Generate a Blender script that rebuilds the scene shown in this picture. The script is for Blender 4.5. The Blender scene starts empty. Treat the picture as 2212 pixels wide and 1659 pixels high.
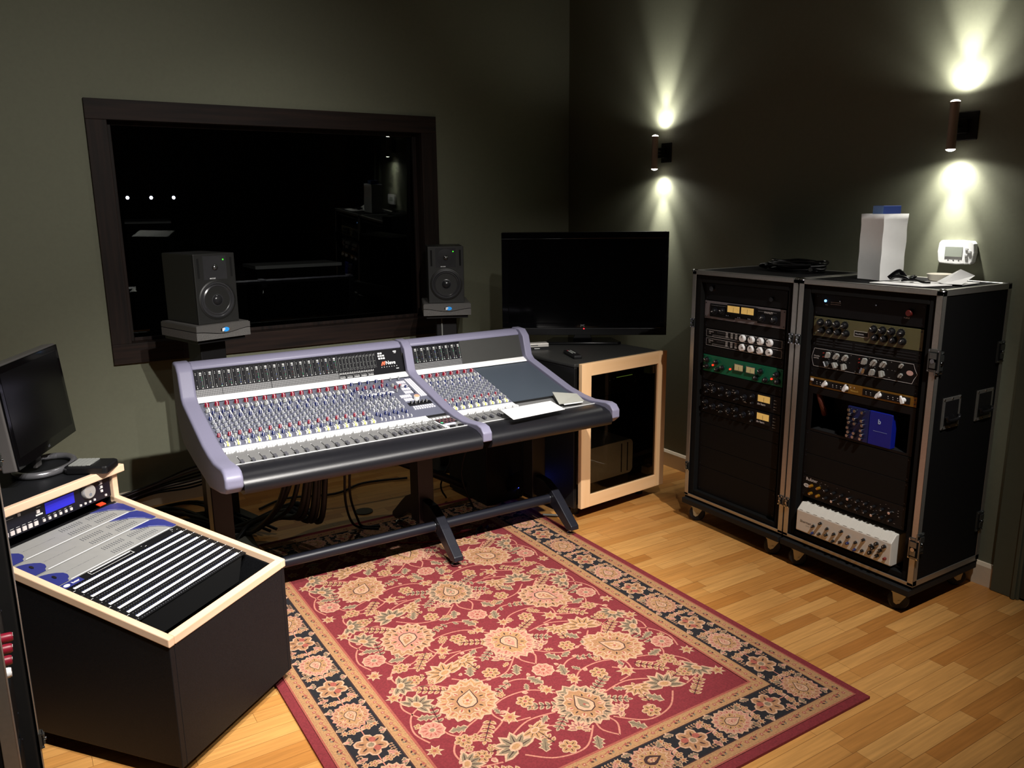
import bpy, math, random
from mathutils import Matrix, Vector
random.seed(7)
C = bpy.context.scene.collection
SC = bpy.context.scene
PI = math.pi
R = math.radians

# ------------------------------------------------------------------ camera
CAMZ = 1.57
def cam_axes(p, r, w):
    F = Vector((math.sin(w)*math.cos(p), math.cos(w)*math.cos(p), -math.sin(p)))
    R0 = Vector((math.cos(w), -math.sin(w), 0)); U0 = R0.cross(F)
    return math.cos(r)*R0+math.sin(r)*U0, -math.sin(r)*R0+math.cos(r)*U0, F
Rv, Uv, Fv = cam_axes(0.2183, -0.01066, 0.5586)
cam = bpy.data.cameras.new('camera'); camo = bpy.data.objects.new('camera', cam); C.objects.link(camo)
cam.sensor_width = 36; cam.lens = 1725.5/2212*36; cam.clip_start = .02
camo.matrix_world = Matrix(((Rv.x, Uv.x, -Fv.x, 0), (Rv.y, Uv.y, -Fv.y, 0), (Rv.z, Uv.z, -Fv.z, CAMZ), (0, 0, 0, 1)))
SC.camera = camo
vs = SC.view_settings
SC.display_settings.display_device = 'sRGB'
vs.view_transform = 'Standard'; vs.look = 'None'; vs.gamma = 1; vs.exposure = 0.0; vs.use_curve_mapping = False
# ------------------------------------------------------------------ world and room lights
W = bpy.data.worlds.new('world'); SC.world = W; W.use_nodes = True
W.node_tree.nodes['Background'].inputs[0].default_value = (.5, .52, .6, 1)
W.node_tree.nodes['Background'].inputs[1].default_value = 0.028
def spot(name, loc, tgt, watts, size, blend=.6, col=(1, .93, .82), rad=.03):
    l = bpy.data.lights.new(name, 'SPOT'); l.energy = watts; l.spot_size = R(size); l.spot_blend = blend
    l.color = col; l.shadow_soft_size = rad
    o = bpy.data.objects.new(name, l); C.objects.link(o); o.location = loc
    o.rotation_euler = (Vector(tgt)-Vector(loc)).to_track_quat('-Z', 'Y').to_euler()
    return o
# halogen ceiling spots in a row behind and above the camera, out of the frame
WHITE = (1, .955, .90)
spot('ceiling_spot_console', (1.15, .60, 2.85), (1.2, 2.85, .4), 510, 56, .85, WHITE, .02)
spot('ceiling_spot_desk', (.45, .90, 2.85), (.45, 1.95, .2), 310, 66, .8, WHITE, .025)
spot('ceiling_spot_right', (2.15, .60, 2.85), (2.05, 2.55, 0), 290, 70, 1.0, WHITE, .025)
spot('ceiling_spot_wall', (.8, .60, 2.85), (.25, 4.5, .55), 250, 78, 1.0, WHITE, .03)
spot('ceiling_spot_back', (1.3, 3.75, 2.98), (1.3, 3.85, 0), 16, 110, 1.0, WHITE, .05)

# ------------------------------------------------------------------ materials
def s2l(c): return tuple(((v/255)/12.92 if v/255 <= .04045 else (((v/255)+.055)/1.055)**2.4) for v in c)
MATS = {}
def mat(name, rgb, rough=.6, metal=0., noise=0., nscale=40., bump=0., emit=None, estr=0., trans=0., ior=1.45, spec=None, coat=0., alpha=1.):
    if name in MATS: return MATS[name]
    m = bpy.data.materials.new(name); m.use_nodes = True; nt = m.node_tree; b = nt.nodes['Principled BSDF']
    c = s2l(rgb)+(1,)
    b.inputs['Base Color'].default_value = c; b.inputs['Roughness'].default_value = rough; b.inputs['Metallic'].default_value = metal
    b.inputs['Transmission Weight'].default_value = trans; b.inputs['IOR'].default_value = ior
    if spec is not None: b.inputs['Specular IOR Level'].default_value = spec
    if coat: b.inputs['Coat Weight'].default_value = coat; b.inputs['Coat Roughness'].default_value = .1
    b.inputs['Alpha'].default_value = alpha
    if emit: b.inputs['Emission Color'].default_value = s2l(emit)+(1,); b.inputs['Emission Strength'].default_value = estr
    tc = nt.nodes.new('ShaderNodeTexCoord'); nz = nt.nodes.new('ShaderNodeTexNoise')
    nt.links.new(tc.outputs['Object'], nz.inputs['Vector']); nz.inputs['Scale'].default_value = nscale; nz.inputs['Detail'].default_value = 4
    if noise:
        mx = nt.nodes.new('ShaderNodeMix'); mx.data_type = 'RGBA'; mx.blend_type = 'MULTIPLY'; mx.inputs[0].default_value = 1
        rp = nt.nodes.new('ShaderNodeMapRange'); rp.inputs[1].default_value = .25; rp.inputs[2].default_value = .75
        rp.inputs[3].default_value = 1-noise; rp.inputs[4].default_value = 1+noise*.6
        nt.links.new(nz.outputs[0], rp.inputs[0]); mx.inputs[6].default_value = c; nt.links.new(rp.outputs[0], mx.inputs[7])
        nt.links.new(mx.outputs[2], b.inputs['Base Color'])
    if bump:
        bp = nt.nodes.new('ShaderNodeBump'); bp.inputs['Strength'].default_value = bump; bp.inputs['Distance'].default_value = .002
        nt.links.new(nz.outputs[0], bp.inputs['Height']); nt.links.new(bp.outputs[0], b.inputs['Normal'])
    MATS[name] = m; return m

def wood(name, ca, cb, axis='z', scale=1., rough=.45, bump=.1):
    if name in MATS: return MATS[name]
    m = mat(name, ca, rough, spec=.25); nt = m.node_tree; b = nt.nodes['Principled BSDF']
    tc = nt.nodes.new('ShaderNodeTexCoord'); mp = nt.nodes.new('ShaderNodeMapping')
    s = {'x': (1.2, 22, 22), 'y': (22, 1.2, 22), 'z': (22, 22, 1.2)}[axis]
    mp.inputs['Scale'].default_value = tuple(v*scale for v in s)
    nz = nt.nodes.new('ShaderNodeTexNoise'); nz.inputs['Scale'].default_value = 2.2; nz.inputs['Detail'].default_value = 6
    cr = nt.nodes.new('ShaderNodeValToRGB'); cr.color_ramp.elements[0].position = .3; cr.color_ramp.elements[1].position = .7
    cr.color_ramp.elements[0].color = s2l(ca)+(1,); cr.color_ramp.elements[1].color = s2l(cb)+(1,)
    L = nt.links; L.new(tc.outputs['Object'], mp.inputs[0]); L.new(mp.outputs[0], nz.inputs['Vector']); L.new(nz.outputs[0], cr.inputs[0]); L.new(cr.outputs[0], b.inputs['Base Color'])
    bp = nt.nodes.new('ShaderNodeBump'); bp.inputs['Strength'].default_value = bump; bp.inputs['Distance'].default_value = .001
    L.new(nz.outputs[0], bp.inputs['Height']); L.new(bp.outputs[0], b.inputs['Normal'])
    return m

def floor_mat():
    m = mat('oak_strip_parquet', (205, 150, 85), .33); nt = m.node_tree; L = nt.links; b = nt.nodes['Principled BSDF']
    tc = nt.nodes.new('ShaderNodeTexCoord')
    sx_ = nt.nodes.new('ShaderNodeSeparateXYZ'); L.new(tc.outputs['Object'], sx_.inputs[0])
    def M_(op, a, b=None):
        q = nt.nodes.new('ShaderNodeMath'); q.operation = op
        for i, v in enumerate((a, b)):
            if v is None: continue
            if isinstance(v, (int, float)): q.inputs[i].default_value = v
            else: L.new(v, q.inputs[i])
        return q.outputs[0]
    wn = nt.nodes.new('ShaderNodeTexWhiteNoise'); wn.noise_dimensions = '1D'; L.new(M_('FLOOR', M_('DIVIDE', sx_.outputs[1], .055)), wn.inputs['W'])
    cb = nt.nodes.new('ShaderNodeCombineXYZ'); L.new(M_('ADD', sx_.outputs[0], M_('MULTIPLY', wn.outputs[0], .34)), cb.inputs[0]); L.new(sx_.outputs[1], cb.inputs[1])
    br = nt.nodes.new('ShaderNodeTexBrick'); br.offset = 0; br.offset_frequency = 1; br.squash = 1
    br.inputs['Scale'].default_value = 1; br.inputs['Brick Width'].default_value = .34; br.inputs['Row Height'].default_value = .055
    br.inputs['Mortar Size'].default_value = .0006; br.inputs['Mortar Smooth'].default_value = .2; br.inputs['Bias'].default_value = 0
    br.inputs['Color1'].default_value = (0, 0, 0, 1); br.inputs['Color2'].default_value = (1, 1, 1, 1); br.inputs['Mortar'].default_value = (.5, .5, .5, 1)
    L.new(cb.outputs[0], br.inputs['Vector'])
    cr = nt.nodes.new('ShaderNodeValToRGB'); e = cr.color_ramp.elements
    e[0].position = 0; e[0].color = s2l((180, 118, 56))+(1,); e[1].position = 1; e[1].color = s2l((214, 158, 90))+(1,)
    k = cr.color_ramp.elements.new(.35); k.color = s2l((198, 138, 72))+(1,)
    L.new(br.outputs['Color'], cr.inputs[0])
    mp = nt.nodes.new('ShaderNodeMapping'); mp.inputs['Scale'].default_value = (2.5, 45, 1)
    L.new(tc.outputs['Object'], mp.inputs[0])
    nz = nt.nodes.new('ShaderNodeTexNoise'); nz.inputs['Scale'].default_value = 2; nz.inputs['Detail'].default_value = 7; L.new(mp.outputs[0], nz.inputs['Vector'])
    rg = nt.nodes.new('ShaderNodeMapRange'); rg.inputs[1].default_value = .3; rg.inputs[2].default_value = .7; rg.inputs[3].default_value = .8; rg.inputs[4].default_value = 1.1
    L.new(nz.outputs[0], rg.inputs[0])
    mx = nt.nodes.new('ShaderNodeMix'); mx.data_type = 'RGBA'; mx.blend_type = 'MULTIPLY'; mx.inputs[0].default_value = 1
    L.new(cr.outputs[0], mx.inputs[6]); L.new(rg.outputs[0], mx.inputs[7])
    m2 = nt.nodes.new('ShaderNodeMix'); m2.data_type = 'RGBA'; m2.inputs[7].default_value = s2l((110, 70, 35))+(1,)
    L.new(br.outputs['Fac'], m2.inputs[0]); L.new(mx.outputs[2], m2.inputs[6]); L.new(m2.outputs[2], b.inputs['Base Color'])
    return m

def checker_mat(name, ca, cb, sc):
    m = mat(name, ca, .5); nt = m.node_tree; b = nt.nodes['Principled BSDF']
    tc = nt.nodes.new('ShaderNodeTexCoord'); ck = nt.nodes.new('ShaderNodeTexChecker'); ck.inputs['Scale'].default_value = sc
    mp = nt.nodes.new('ShaderNodeMapping'); mp.inputs['Rotation'].default_value = (0, R(45), 0); mp.inputs['Location'].default_value = (0, .0013, 0); mp.inputs['Scale'].default_value = (1, 0.001, 1)
    ck.inputs['Color1'].default_value = s2l(ca)+(1,); ck.inputs['Color2'].default_value = s2l(cb)+(1,)
    nt.links.new(tc.outputs['Object'], mp.inputs[0]); nt.links.new(mp.outputs[0], ck.inputs['Vector']); nt.links.new(ck.outputs[0], b.inputs['Base Color'])
    return m

WALL = mat('olive_wall_paint', (108, 110, 92), .75, noise=.05, nscale=60, bump=.05)
CEIL = mat('ceiling_paint', (105, 105, 96), .85, noise=.04)
DKWOOD = wood('dark_stained_wood', (18, 12, 10), (42, 28, 22), 'x', 1, .62, .2)
DKWOODV = wood('dark_stained_wood_upright', (18, 12, 10), (40, 27, 22), 'z', 1, .62, .2)
BEECH = wood('beech_edge', (226, 190, 156), (236, 204, 174), 'x', .6, .4, .03)
BEECHV = wood('beech_door', (232, 188, 138), (240, 200, 154), 'z', .6, .4, .03)
BB = mat('baseboard_paint', (222, 205, 180), .45, noise=.03)
BLK = mat('black_plastic', (15, 15, 17), .42, noise=.08)
BLKM = mat('black_matte', (13, 13, 14), .7, noise=.1, bump=.05)
BLKG = mat('black_gloss', (8, 8, 10), .08)
SPEC = mat('black_speckle_laminate', (20, 21, 24), .55, noise=.6, nscale=420, bump=.15, spec=.3)
ALU = mat('brushed_aluminium', (176, 174, 168), .38, metal=.85, noise=.06, nscale=120)
CHROME = mat('chrome', (200, 202, 205), .18, metal=1.)
STEELB = mat('black_powder_steel', (26, 27, 36), .38, noise=.1, nscale=300)
LAV = mat('lavender_grey_plastic', (124, 122, 144), .45, noise=.03, nscale=200, bump=.03)
LAVS = mat('grey_side_plastic', (130, 128, 132), .5, noise=.04)
GREYP = mat('console_grey_panel', (96, 98, 114), .55, noise=.05, nscale=200)
FADP = mat('fader_panel_grey', (116, 116, 116), .5, noise=.05, nscale=200)
BLANKP = mat('blank_plate_blue_grey', (66, 74, 84), .45, noise=.04, nscale=200)
METAL_D = mat('blank_plate_dark', (50, 50, 48), .5, metal=.2, noise=.05)
WHT = mat('white_plastic', (235, 235, 235), .45)
PAPER = mat('paper_white', (238, 238, 236), .8, noise=.02)
PAPERG = mat('paper_grey', (168, 168, 160), .8, noise=.03)
MARK = mat('panel_print_white', (225, 225, 225), .6)
MARKD = mat('panel_print_dark', (50, 50, 54), .6)
RED = mat('knob_red', (136, 22, 44), .4)
BLUE = mat('knob_blue', (34, 44, 96), .4)
GREY = mat('knob_grey', (118, 122, 130), .45)
KGREY = mat('knob_light_grey', (140, 142, 138), .45)
KBLK = mat('knob_black', (22, 22, 24), .35)
GRILL = checker_mat('perforated_grille', (120, 120, 122), (22, 22, 26), 210)

# ------------------------------------------------------------------ mesh builder
class MB:
    def __init__(s): s.v = []; s.f = []; s.mi = []; s.ms = []; s.M = Matrix()
    def add(s, vs_, fs, m):
        if m not in s.ms: s.ms.append(m)
        k = s.ms.index(m); b = len(s.v)
        s.v += [tuple(s.M @ Vector(p)) for p in vs_]; s.f += [tuple(b+i for i in f) for f in fs]; s.mi += [k]*len(fs); return s
    def box(s, x0, x1, y0, y1, z0, z1, m):
        return s.add([(x0,y0,z0),(x1,y0,z0),(x1,y1,z0),(x0,y1,z0),(x0,y0,z1),(x1,y0,z1),(x1,y1,z1),(x0,y1,z1)],
                     [(3,2,1,0),(4,5,6,7),(0,1,5,4),(1,2,6,5),(2,3,7,6),(3,0,4,7)], m)
    def prism(s, poly, ax, a, b, m):
        def P(p, t): return {'x': (t, p[0], p[1]), 'y': (p[0], t, p[1]), 'z': (p[0], p[1], t)}[ax]
        n = len(poly); ar = sum(poly[i][0]*poly[(i+1) % n][1]-poly[(i+1) % n][0]*poly[i][1] for i in range(n))
        if (ar > 0) == (ax == 'y'): poly = poly[::-1]
        vs_ = [P(p, a) for p in poly]+[P(p, b) for p in poly]
        fs = [tuple(range(n))[::-1], tuple(range(n, 2*n))]+[(i, (i+1) % n, n+(i+1) % n, n+i) for i in range(n)]
        return s.add(vs_, fs, m)
    def cyl(s, p0, p1, r0, m, r1=None, n=16, caps=True):
        p0 = Vector(p0); p1 = Vector(p1); r1 = r0 if r1 is None else r1
        q = (p1-p0).to_track_quat('Z', 'Y').to_matrix(); vs_ = []
        for p, r in ((p0, r0), (p1, r1)):
            for i in range(n): vs_.append(tuple(p+q @ Vector((r*math.cos(2*PI*i/n), r*math.sin(2*PI*i/n), 0))))
        fs = [(i, (i+1) % n, n+(i+1) % n, n+i) for i in range(n)]
        if caps: fs += [tuple(range(n))[::-1], tuple(range(n, 2*n))]
        return s.add(vs_, fs, m)
    def lathe(s, prof, o, d, m, n=24, capend=True):
        o = Vector(o); q = Vector(d).to_track_quat('Z', 'Y').to_matrix(); vs_ = []
        for r, h in prof:
            for i in range(n): vs_.append(tuple(o+q @ Vector((r*math.cos(2*PI*i/n), r*math.sin(2*PI*i/n), h))))
        fs = []
        for k in range(len(prof)-1):
            for i in range(n): fs.append((k*n+i, k*n+(i+1) % n, (k+1)*n+(i+1) % n, (k+1)*n+i))
        if capend: fs += [tuple(range(n))[::-1], tuple(range((len(prof)-1)*n, len(prof)*n))]
        return s.add(vs_, fs, m)
    def tube(s, pts, r, m, n=8, sub=6):
        P = smooth_path(pts, sub); vs_ = []; up = Vector((0, 0, 1))
        for i, p in enumerate(P):
            t = (P[min(i+1, len(P)-1)]-P[max(i-1, 0)]).normalized()
            a = t.cross(up); a = t.cross(Vector((1, 0, 0))) if a.length < .05 else a
            a.normalize(); b = t.cross(a)
            for k in range(n): vs_.append(tuple(p+r*(math.cos(2*PI*k/n)*a+math.sin(2*PI*k/n)*b)))
        fs = []
        for i in range(len(P)-1):
            for k in range(n): fs.append((i*n+k, i*n+(k+1) % n, (i+1)*n+(k+1) % n, (i+1)*n+k))
        fs += [tuple(range(n))[::-1], tuple(range((len(P)-1)*n, len(P)*n))]
        return s.add(vs_, fs, m)
    def quad(s, x0, x1, z0, z1, y, m):     # a panel print facing -Y
        return s.add([(x0,y,z0),(x1,y,z0),(x1,y,z1),(x0,y,z1)], [(0,1,2,3)], m)
    def frame(s, x0, x1, z0, z1, y, t, m):
        s.quad(x0,x1,z0,z0+t,y,m); s.quad(x0,x1,z1-t,z1,y,m); s.quad(x0,x0+t,z0,z1,y,m); return s.quad(x1-t,x1,z0,z1,y,m)
    def disc(s, x, z, r, y, m, n=16, sx=1, sz=1):
        return s.add([(x+sx*r*math.cos(2*PI*i/n), y, z+sz*r*math.sin(2*PI*i/n)) for i in range(n)], [tuple(range(n))], m)
    def text(s, t, size, x, y, z, m, flat=False, sx=1., bold=0):
        cu = bpy.data.curves.new('t', 'FONT'); cu.body = t; cu.size = size; cu.resolution_u = 2; cu.offset = bold
        o = bpy.data.objects.new('t', cu); me = bpy.data.meshes.new_from_object(o)
        q = [(x+v.co.x*sx, y, z+v.co.y) if not flat else (x+v.co.x*sx, y+v.co.y, z) for v in me.vertices]
        s.add(q, [tuple(p.vertices) for p in me.polygons], m)
        bpy.data.objects.remove(o); bpy.data.curves.remove(cu); bpy.data.meshes.remove(me); return s
    def build(s, name, parent=None, bevel=0., smooth=None, loc=None, seg=2, off=None):
        me = bpy.data.meshes.new(name)
        vv = s.v if off is None else [(a-off[0], b-off[1], c-off[2]) for a, b, c in s.v]
        me.from_pydata(vv, [], s.f)
        for m in s.ms: me.materials.append(m)
        me.polygons.foreach_set('material_index', s.mi); me.update()
        if smooth:
            me.polygons.foreach_set('use_smooth', [True]*len(me.polygons)); me.set_sharp_from_angle(angle=R(smooth))
        o = bpy.data.objects.new(name, me); C.objects.link(o)
        if parent: o.parent = parent
        if loc: o.location = loc
        if bevel:
            bv = o.modifiers.new('bevel', 'BEVEL'); bv.width = bevel; bv.segments = seg; bv.limit_method = 'ANGLE'; bv.angle_limit = R(40)
        return o

def smooth_path(pts, sub):
    P = [Vector(p) for p in pts]
    if sub <= 1 or len(P) < 3: return P
    out = []
    for i in range(len(P)-1):
        a = P[max(i-1, 0)]; b = P[i]; c = P[i+1]; d = P[min(i+2, len(P)-1)]
        for k in range(sub):
            t = k/sub
            out.append(.5*((2*b)+(c-a)*t+(2*a-5*b+4*c-d)*t*t+(3*b-a-3*c+d)*t**3))
    out.append(P[-1]); return out

def tag(o, label=None, cat=None, group=None, kind=None):
    if label: o['label'] = label
    if cat: o['category'] = cat
    if group: o['group'] = group
    if kind: o['kind'] = kind
    return o
def thing(name, label, cat, loc=(0,0,0), rz=0., group=None):
    o = bpy.data.objects.new(name, None); C.objects.link(o); o.location = loc; o.rotation_euler = (0,0,rz); o.empty_display_size = .05
    return tag(o, label, cat, group)
def clone(o, parent, loc=None, rot=None):
    c = o.copy(); C.objects.link(c); c.parent = parent
    if loc is not None: c.location = loc
    if rot is not None: c.rotation_euler = rot
    return c
def S(name, mb, **k): return tag(mb.build(name, **k), kind='structure')

# ------------------------------------------------------------------ room shell
XR, YB = 3.31, 4.54
S('floor', MB().box(-2.6, XR+.2, -2.6, YB+.2, -.05, 0, floor_mat()))
S('ceiling', MB().box(-2.6, XR+.2, -2.6, YB+.2, 3.1, 3.2, CEIL))
wb = MB(); ox0, ox1, oz0, oz1 = .49, 2.215, .885, 2.02
for a in ((-2.6, ox0, 0, 3.1), (ox1, XR+.2, 0, 3.1), (ox0, ox1, 0, oz0), (ox0, ox1, oz1, 3.1)): wb.box(a[0], a[1], YB, YB+.2, a[2], a[3], WALL)
S('wall_back', wb)
S('wall_right', MB().box(XR, XR+.2, -2.6, YB, 0, 3.1, WALL))
S('wall_left', MB().box(-2.6, -2.5, -2.6, YB, 0, 3.1, WALL))
S('wall_front', MB().box(-2.5, XR, -2.6, -2.5, 0, 3.1, WALL))
S('baseboard_back', MB().prism([(YB, 0), (YB-.014, 0), (YB-.014, .085), (YB-.006, .098), (YB, .1)], 'x', -2.5, XR, BB))
S('baseboard_right', MB().prism([(XR, 0), (XR-.014, 0), (XR-.014, .085), (XR-.006, .098), (XR, .1)], 'y', 1.535, YB, BB))
TRIMG = mat('trim_paint_green_grey', (84, 88, 74), .5, noise=.04)
S('trim_1', MB().box(XR-.028, XR, 1.425, 1.535, 0, 2.15, TRIMG).box(XR-.04, XR-.026, 1.435, 1.45, 0, 2.14, TRIMG), bevel=.003)
S('door_1', MB().box(XR-.018, XR+.001, .58, 1.425, .01, 2.05, mat('door_dark_paint', (58, 58, 52), .5, noise=.05)))
# window
fr = MB(); a0, a1, b0, b1 = .408, 2.303, .792, 2.105
fr.box(a0, a1, YB-.02, YB, oz1-.012, b1, DKWOOD).box(a0, a1, YB-.02, YB, b0, oz0+.012, DKWOOD)
wv = MB(); 
fr.box(a0, ox0+.012, YB-.02, YB, oz0+.012, oz1-.012, DKWOODV).box(ox1-.012, a1, YB-.02, YB, oz0+.012, oz1-.012, DKWOODV)
# jamb lining
for q in ((ox0, ox0+.012, oz0, oz1), (ox1-.012, ox1, oz0, oz1), (ox0, ox1, oz0, oz0+.012), (ox0, ox1, oz1-.012, oz1)):
    fr.box(q[0], q[1], YB, YB+.2, q[2], q[3], DKWOODV)
# inner stops
for q in ((ox0+.012, ox0+.035, oz0+.012, oz1-.012), (ox1-.035, ox1-.012, oz0+.012, oz1-.012), (ox0+.035, ox1-.035, oz0+.012, oz0+.03), (ox0+.035, ox1-.035, oz1-.03, oz1-.012)):
    fr.box(q[0], q[1], YB+.06, YB+.08, q[2], q[3], DKWOODV)
win = S('window_1', fr, bevel=.002)
GLS = bpy.data.materials.new('control_room_glass'); GLS.use_nodes = True; nt = GLS.node_tree; nt.nodes.clear()
o_ = nt.nodes.new('ShaderNodeOutputMaterial'); mxs = nt.nodes.new('ShaderNodeMixShader'); gl = nt.nodes.new('ShaderNodeBsdfGlossy'); tr = nt.nodes.new('ShaderNodeBsdfTransparent')
fz = nt.nodes.new('ShaderNodeFresnel'); fz.inputs[0].default_value = 1.6
tr.inputs[0].default_value = (.55, .57, .56, 1); gl.inputs['Roughness'].default_value = .002; gl.inputs['Color'].default_value = (.8, .85, .8, 1)
nt.links.new(fz.outputs[0], mxs.inputs[0]); nt.links.new(tr.outputs[0], mxs.inputs[1]); nt.links.new(gl.outputs[0], mxs.inputs[2]); nt.links.new(mxs.outputs[0], o_.inputs[0])
tl = math.tan(R(2.9)); zm = (oz0+oz1)/2
def gy(z, base): return base-(z-zm)*tl
g = MB()
z0_, z1_ = oz0+.013, oz1-.013; x0_, x1_ = ox0+.013, ox1-.013
g.add([(x0_, gy(z0_, YB+.11), z0_), (x1_, gy(z0_, YB+.11), z0_), (x1_, gy(z1_, YB+.11), z1_), (x0_, gy(z1_, YB+.11), z1_),
       ],
      [(0, 1, 2, 3)], GLS)
g.build('window_glass', win)
# live room beyond the glass
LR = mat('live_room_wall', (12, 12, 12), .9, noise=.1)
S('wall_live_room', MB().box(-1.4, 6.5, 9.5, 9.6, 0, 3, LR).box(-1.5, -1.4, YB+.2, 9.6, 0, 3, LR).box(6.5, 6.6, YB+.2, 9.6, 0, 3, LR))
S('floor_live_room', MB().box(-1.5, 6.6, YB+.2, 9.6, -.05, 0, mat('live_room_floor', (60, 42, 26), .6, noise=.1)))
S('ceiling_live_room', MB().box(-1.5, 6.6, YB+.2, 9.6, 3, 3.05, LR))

# ------------------------------------------------------------------ mixing console
con = thing('mixing_console', 'long lavender-edged mixing console with rows of red, blue and grey knobs', 'mixing console', (1.38, 3.2, 0))
OFF = (1.38, 3.2, 0)
XL0, XL1, XM0, XM1, XR0, XR1 = .535, .592, 1.53, 1.572, 2.192, 2.232
SL = .1/.385; TH = math.atan(SL)
def bz(y): return .80-(3.385-y)*SL
def fz_(y): return .695-(2.98-y)*(.01/.18)
def mz(t): return (3.40+.04*t, .812+.113*t)       # meter plane: t 0 bottom .. 1 top
PROF = [(3.525,.90),(3.52,.945),(3.50,.958),(3.435,.955),(3.40,.925),(3.372,.83),(3.35,.812),(3.02,.722),(2.92,.706),(2.84,.70),(2.72,.712),(2.688,.706),(2.668,.685),(2.668,.65),(2.70,.625),(2.77,.606),(2.94,.575),(3.21,.597),(3.42,.625),(3.47,.66),(3.53,.757)]
def cheek(x0, x1, bev):
    return MB().prism(PROF, 'x', x0, x1, LAV).build('cheek', con, bevel=bev, off=OFF, seg=4, smooth=40)
cheek(XL0-.006, XL1, .010)
MIDP = PROF[:14]+[(2.70,.64),(2.80,.65),(3.0,.68),(3.38,.77),(3.42,.90)]
for x0, x1 in ((XM0, XM1), (XR0, XR1)):
    MB().prism(MIDP if x0 == XM0 else PROF, 'x', x0, x1, LAV).build('cheek', con, bevel=.0045, off=OFF, seg=3, smooth=40)
for a, b in ((XL1, XM0), (XM1, XR0)):
    MB().prism([(3.52,.93),(3.515,.95),(3.46,.952),(3.438,.938),(3.436,.925),(3.50,.92)], 'x', a, b, LAV).build('top_rail', con, bevel=.004, off=OFF, smooth=40)
    MB().prism([(3.52,.93),(3.44,.925),(3.40,.812),(3.385,.80),(2.98,.695),(2.80,.685),(2.80,.615),(3.0,.585),(3.25,.60),(3.45,.66),(3.52,.76)], 'x', a, b, BLKM).build('chassis', con, off=OFF)
    MB().prism([(2.80,.69),(2.765,.691),(2.725,.689),(2.69,.678),(2.672,.66),(2.668,.64),(2.675,.622),(2.70,.612),(2.80,.608)], 'x', a, b, mat('armrest_black_vinyl', (24, 24, 28), .33, noise=.12, nscale=500, bump=.15)).build('armrest', con, off=OFF, smooth=50)
    MB().prism([(3.402,.815),(3.40,.81),(3.366,.7985),(3.362,.80),(3.366,.806),(3.395,.818)], 'x', a, b, WHT).build('trim_strip', con, off=OFF)  # silver trim; its bright reflection is painted in as matte white
    MB().prism([(2.805,.688),(2.80,.685),(2.797,.692),(2.803,.692)], 'x', a, b, WHT).build('edge_strip', con, off=OFF)
def slab(name, x0, x1, ya, yb, zf, m, t=.0025, o=0.0005):
    za, zb_ = zf(ya), zf(yb)
    return MB().add([(x0,ya,za+o),(x1,ya,za+o),(x1,yb,zb_+o),(x0,yb,zb_+o),(x0,ya,za+t),(x1,ya,za+t),(x1,yb,zb_+t),(x0,yb,zb_+t)],
                    [(3,2,1,0),(4,5,6,7),(0,1,5,4),(1,2,6,5),(2,3,7,6),(3,0,4,7)], m).build(name, con, off=OFF)
slab('control_panel', XL1, XM0, 3.0, 3.362, bz, GREYP)
slab('control_panel', XM1, 1.878, 3.0, 3.362, bz, GREYP)
tag(slab('blank_panel', 1.88, XR0, 3.0, 3.362, bz, BLANKP), 'plain blue-grey blank plate')
slab('fader_panel', XL1, XM0, 2.803, 2.975, fz_, FADP)
slab('fader_panel', XM1, XR0, 2.803, 2.975, fz_, FADP)
# button ledge between bed and faders: a white key row with a toothed lower edge
for x0, x1 in ((XL1, 1.435), (XM1, 1.872)):
    lm = MB(); lm.add([(x0,2.953,fz_(2.953)+.003),(x1,2.953,fz_(2.953)+.003),(x1,2.995,bz(2.995)+.004),(x0,2.995,bz(2.995)+.004)], [(0,1,2,3)], WHT)
    x = x0+.004
    while x < x1-.01:
        y0 = 2.937 if int((x-x0)/.0095) % 4 != 3 else 2.947
        lm.box(x, x+.0078, y0, 2.954, fz_(y0)+.001, fz_(y0)+.008, WHT); x += .0095
    lm.build('button_row', con, off=OFF)
# meter bridge
mp_l = MB(); mk = MB()
MBLK = mat('meter_panel_black', (6, 6, 12), .6, spec=.15)
def mquad(mb, x0, x1, t0, t1, m, o=.0012):
    (ya, za), (yb, zb_) = mz(t0), mz(t1)
    mb.add([(x0,ya-o,za),(x1,ya-o,za),(x1,yb-o,zb_),(x0,yb-o,zb_)], [(0,1,2,3)], m)
for (a, b, c, d, nm, m) in ((XL1, XM0, 0., 1., 'meter_panel', MBLK), (XM1, 1.842, 0., 1., 'meter_panel', MBLK), (1.843, XR0, 0., 1., 'blank_panel', METAL_D)):
    q = MB(); mquad(q, a, b, c, d, m, .0006); q.build(nm, con, off=OFF)
for (a, b) in ((XL1, .7), (.702, .905), (.907, 1.208), (XM1, 1.841)):
    q = MB(); mquad(q, a, b, .03, .3, GRILL, .0012); q.build('grille', con, off=OFF)
LEDS = [mat('meter_dot_white', (160, 164, 160), .5), mat('meter_dot_green', (90, 200, 150), .5), mat('meter_dot_blue', (110, 130, 220), .5), mat('meter_dot_red', (200, 80, 90), .5)]
LINE = mat('meter_line_grey', (95, 95, 95), .5)
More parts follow.
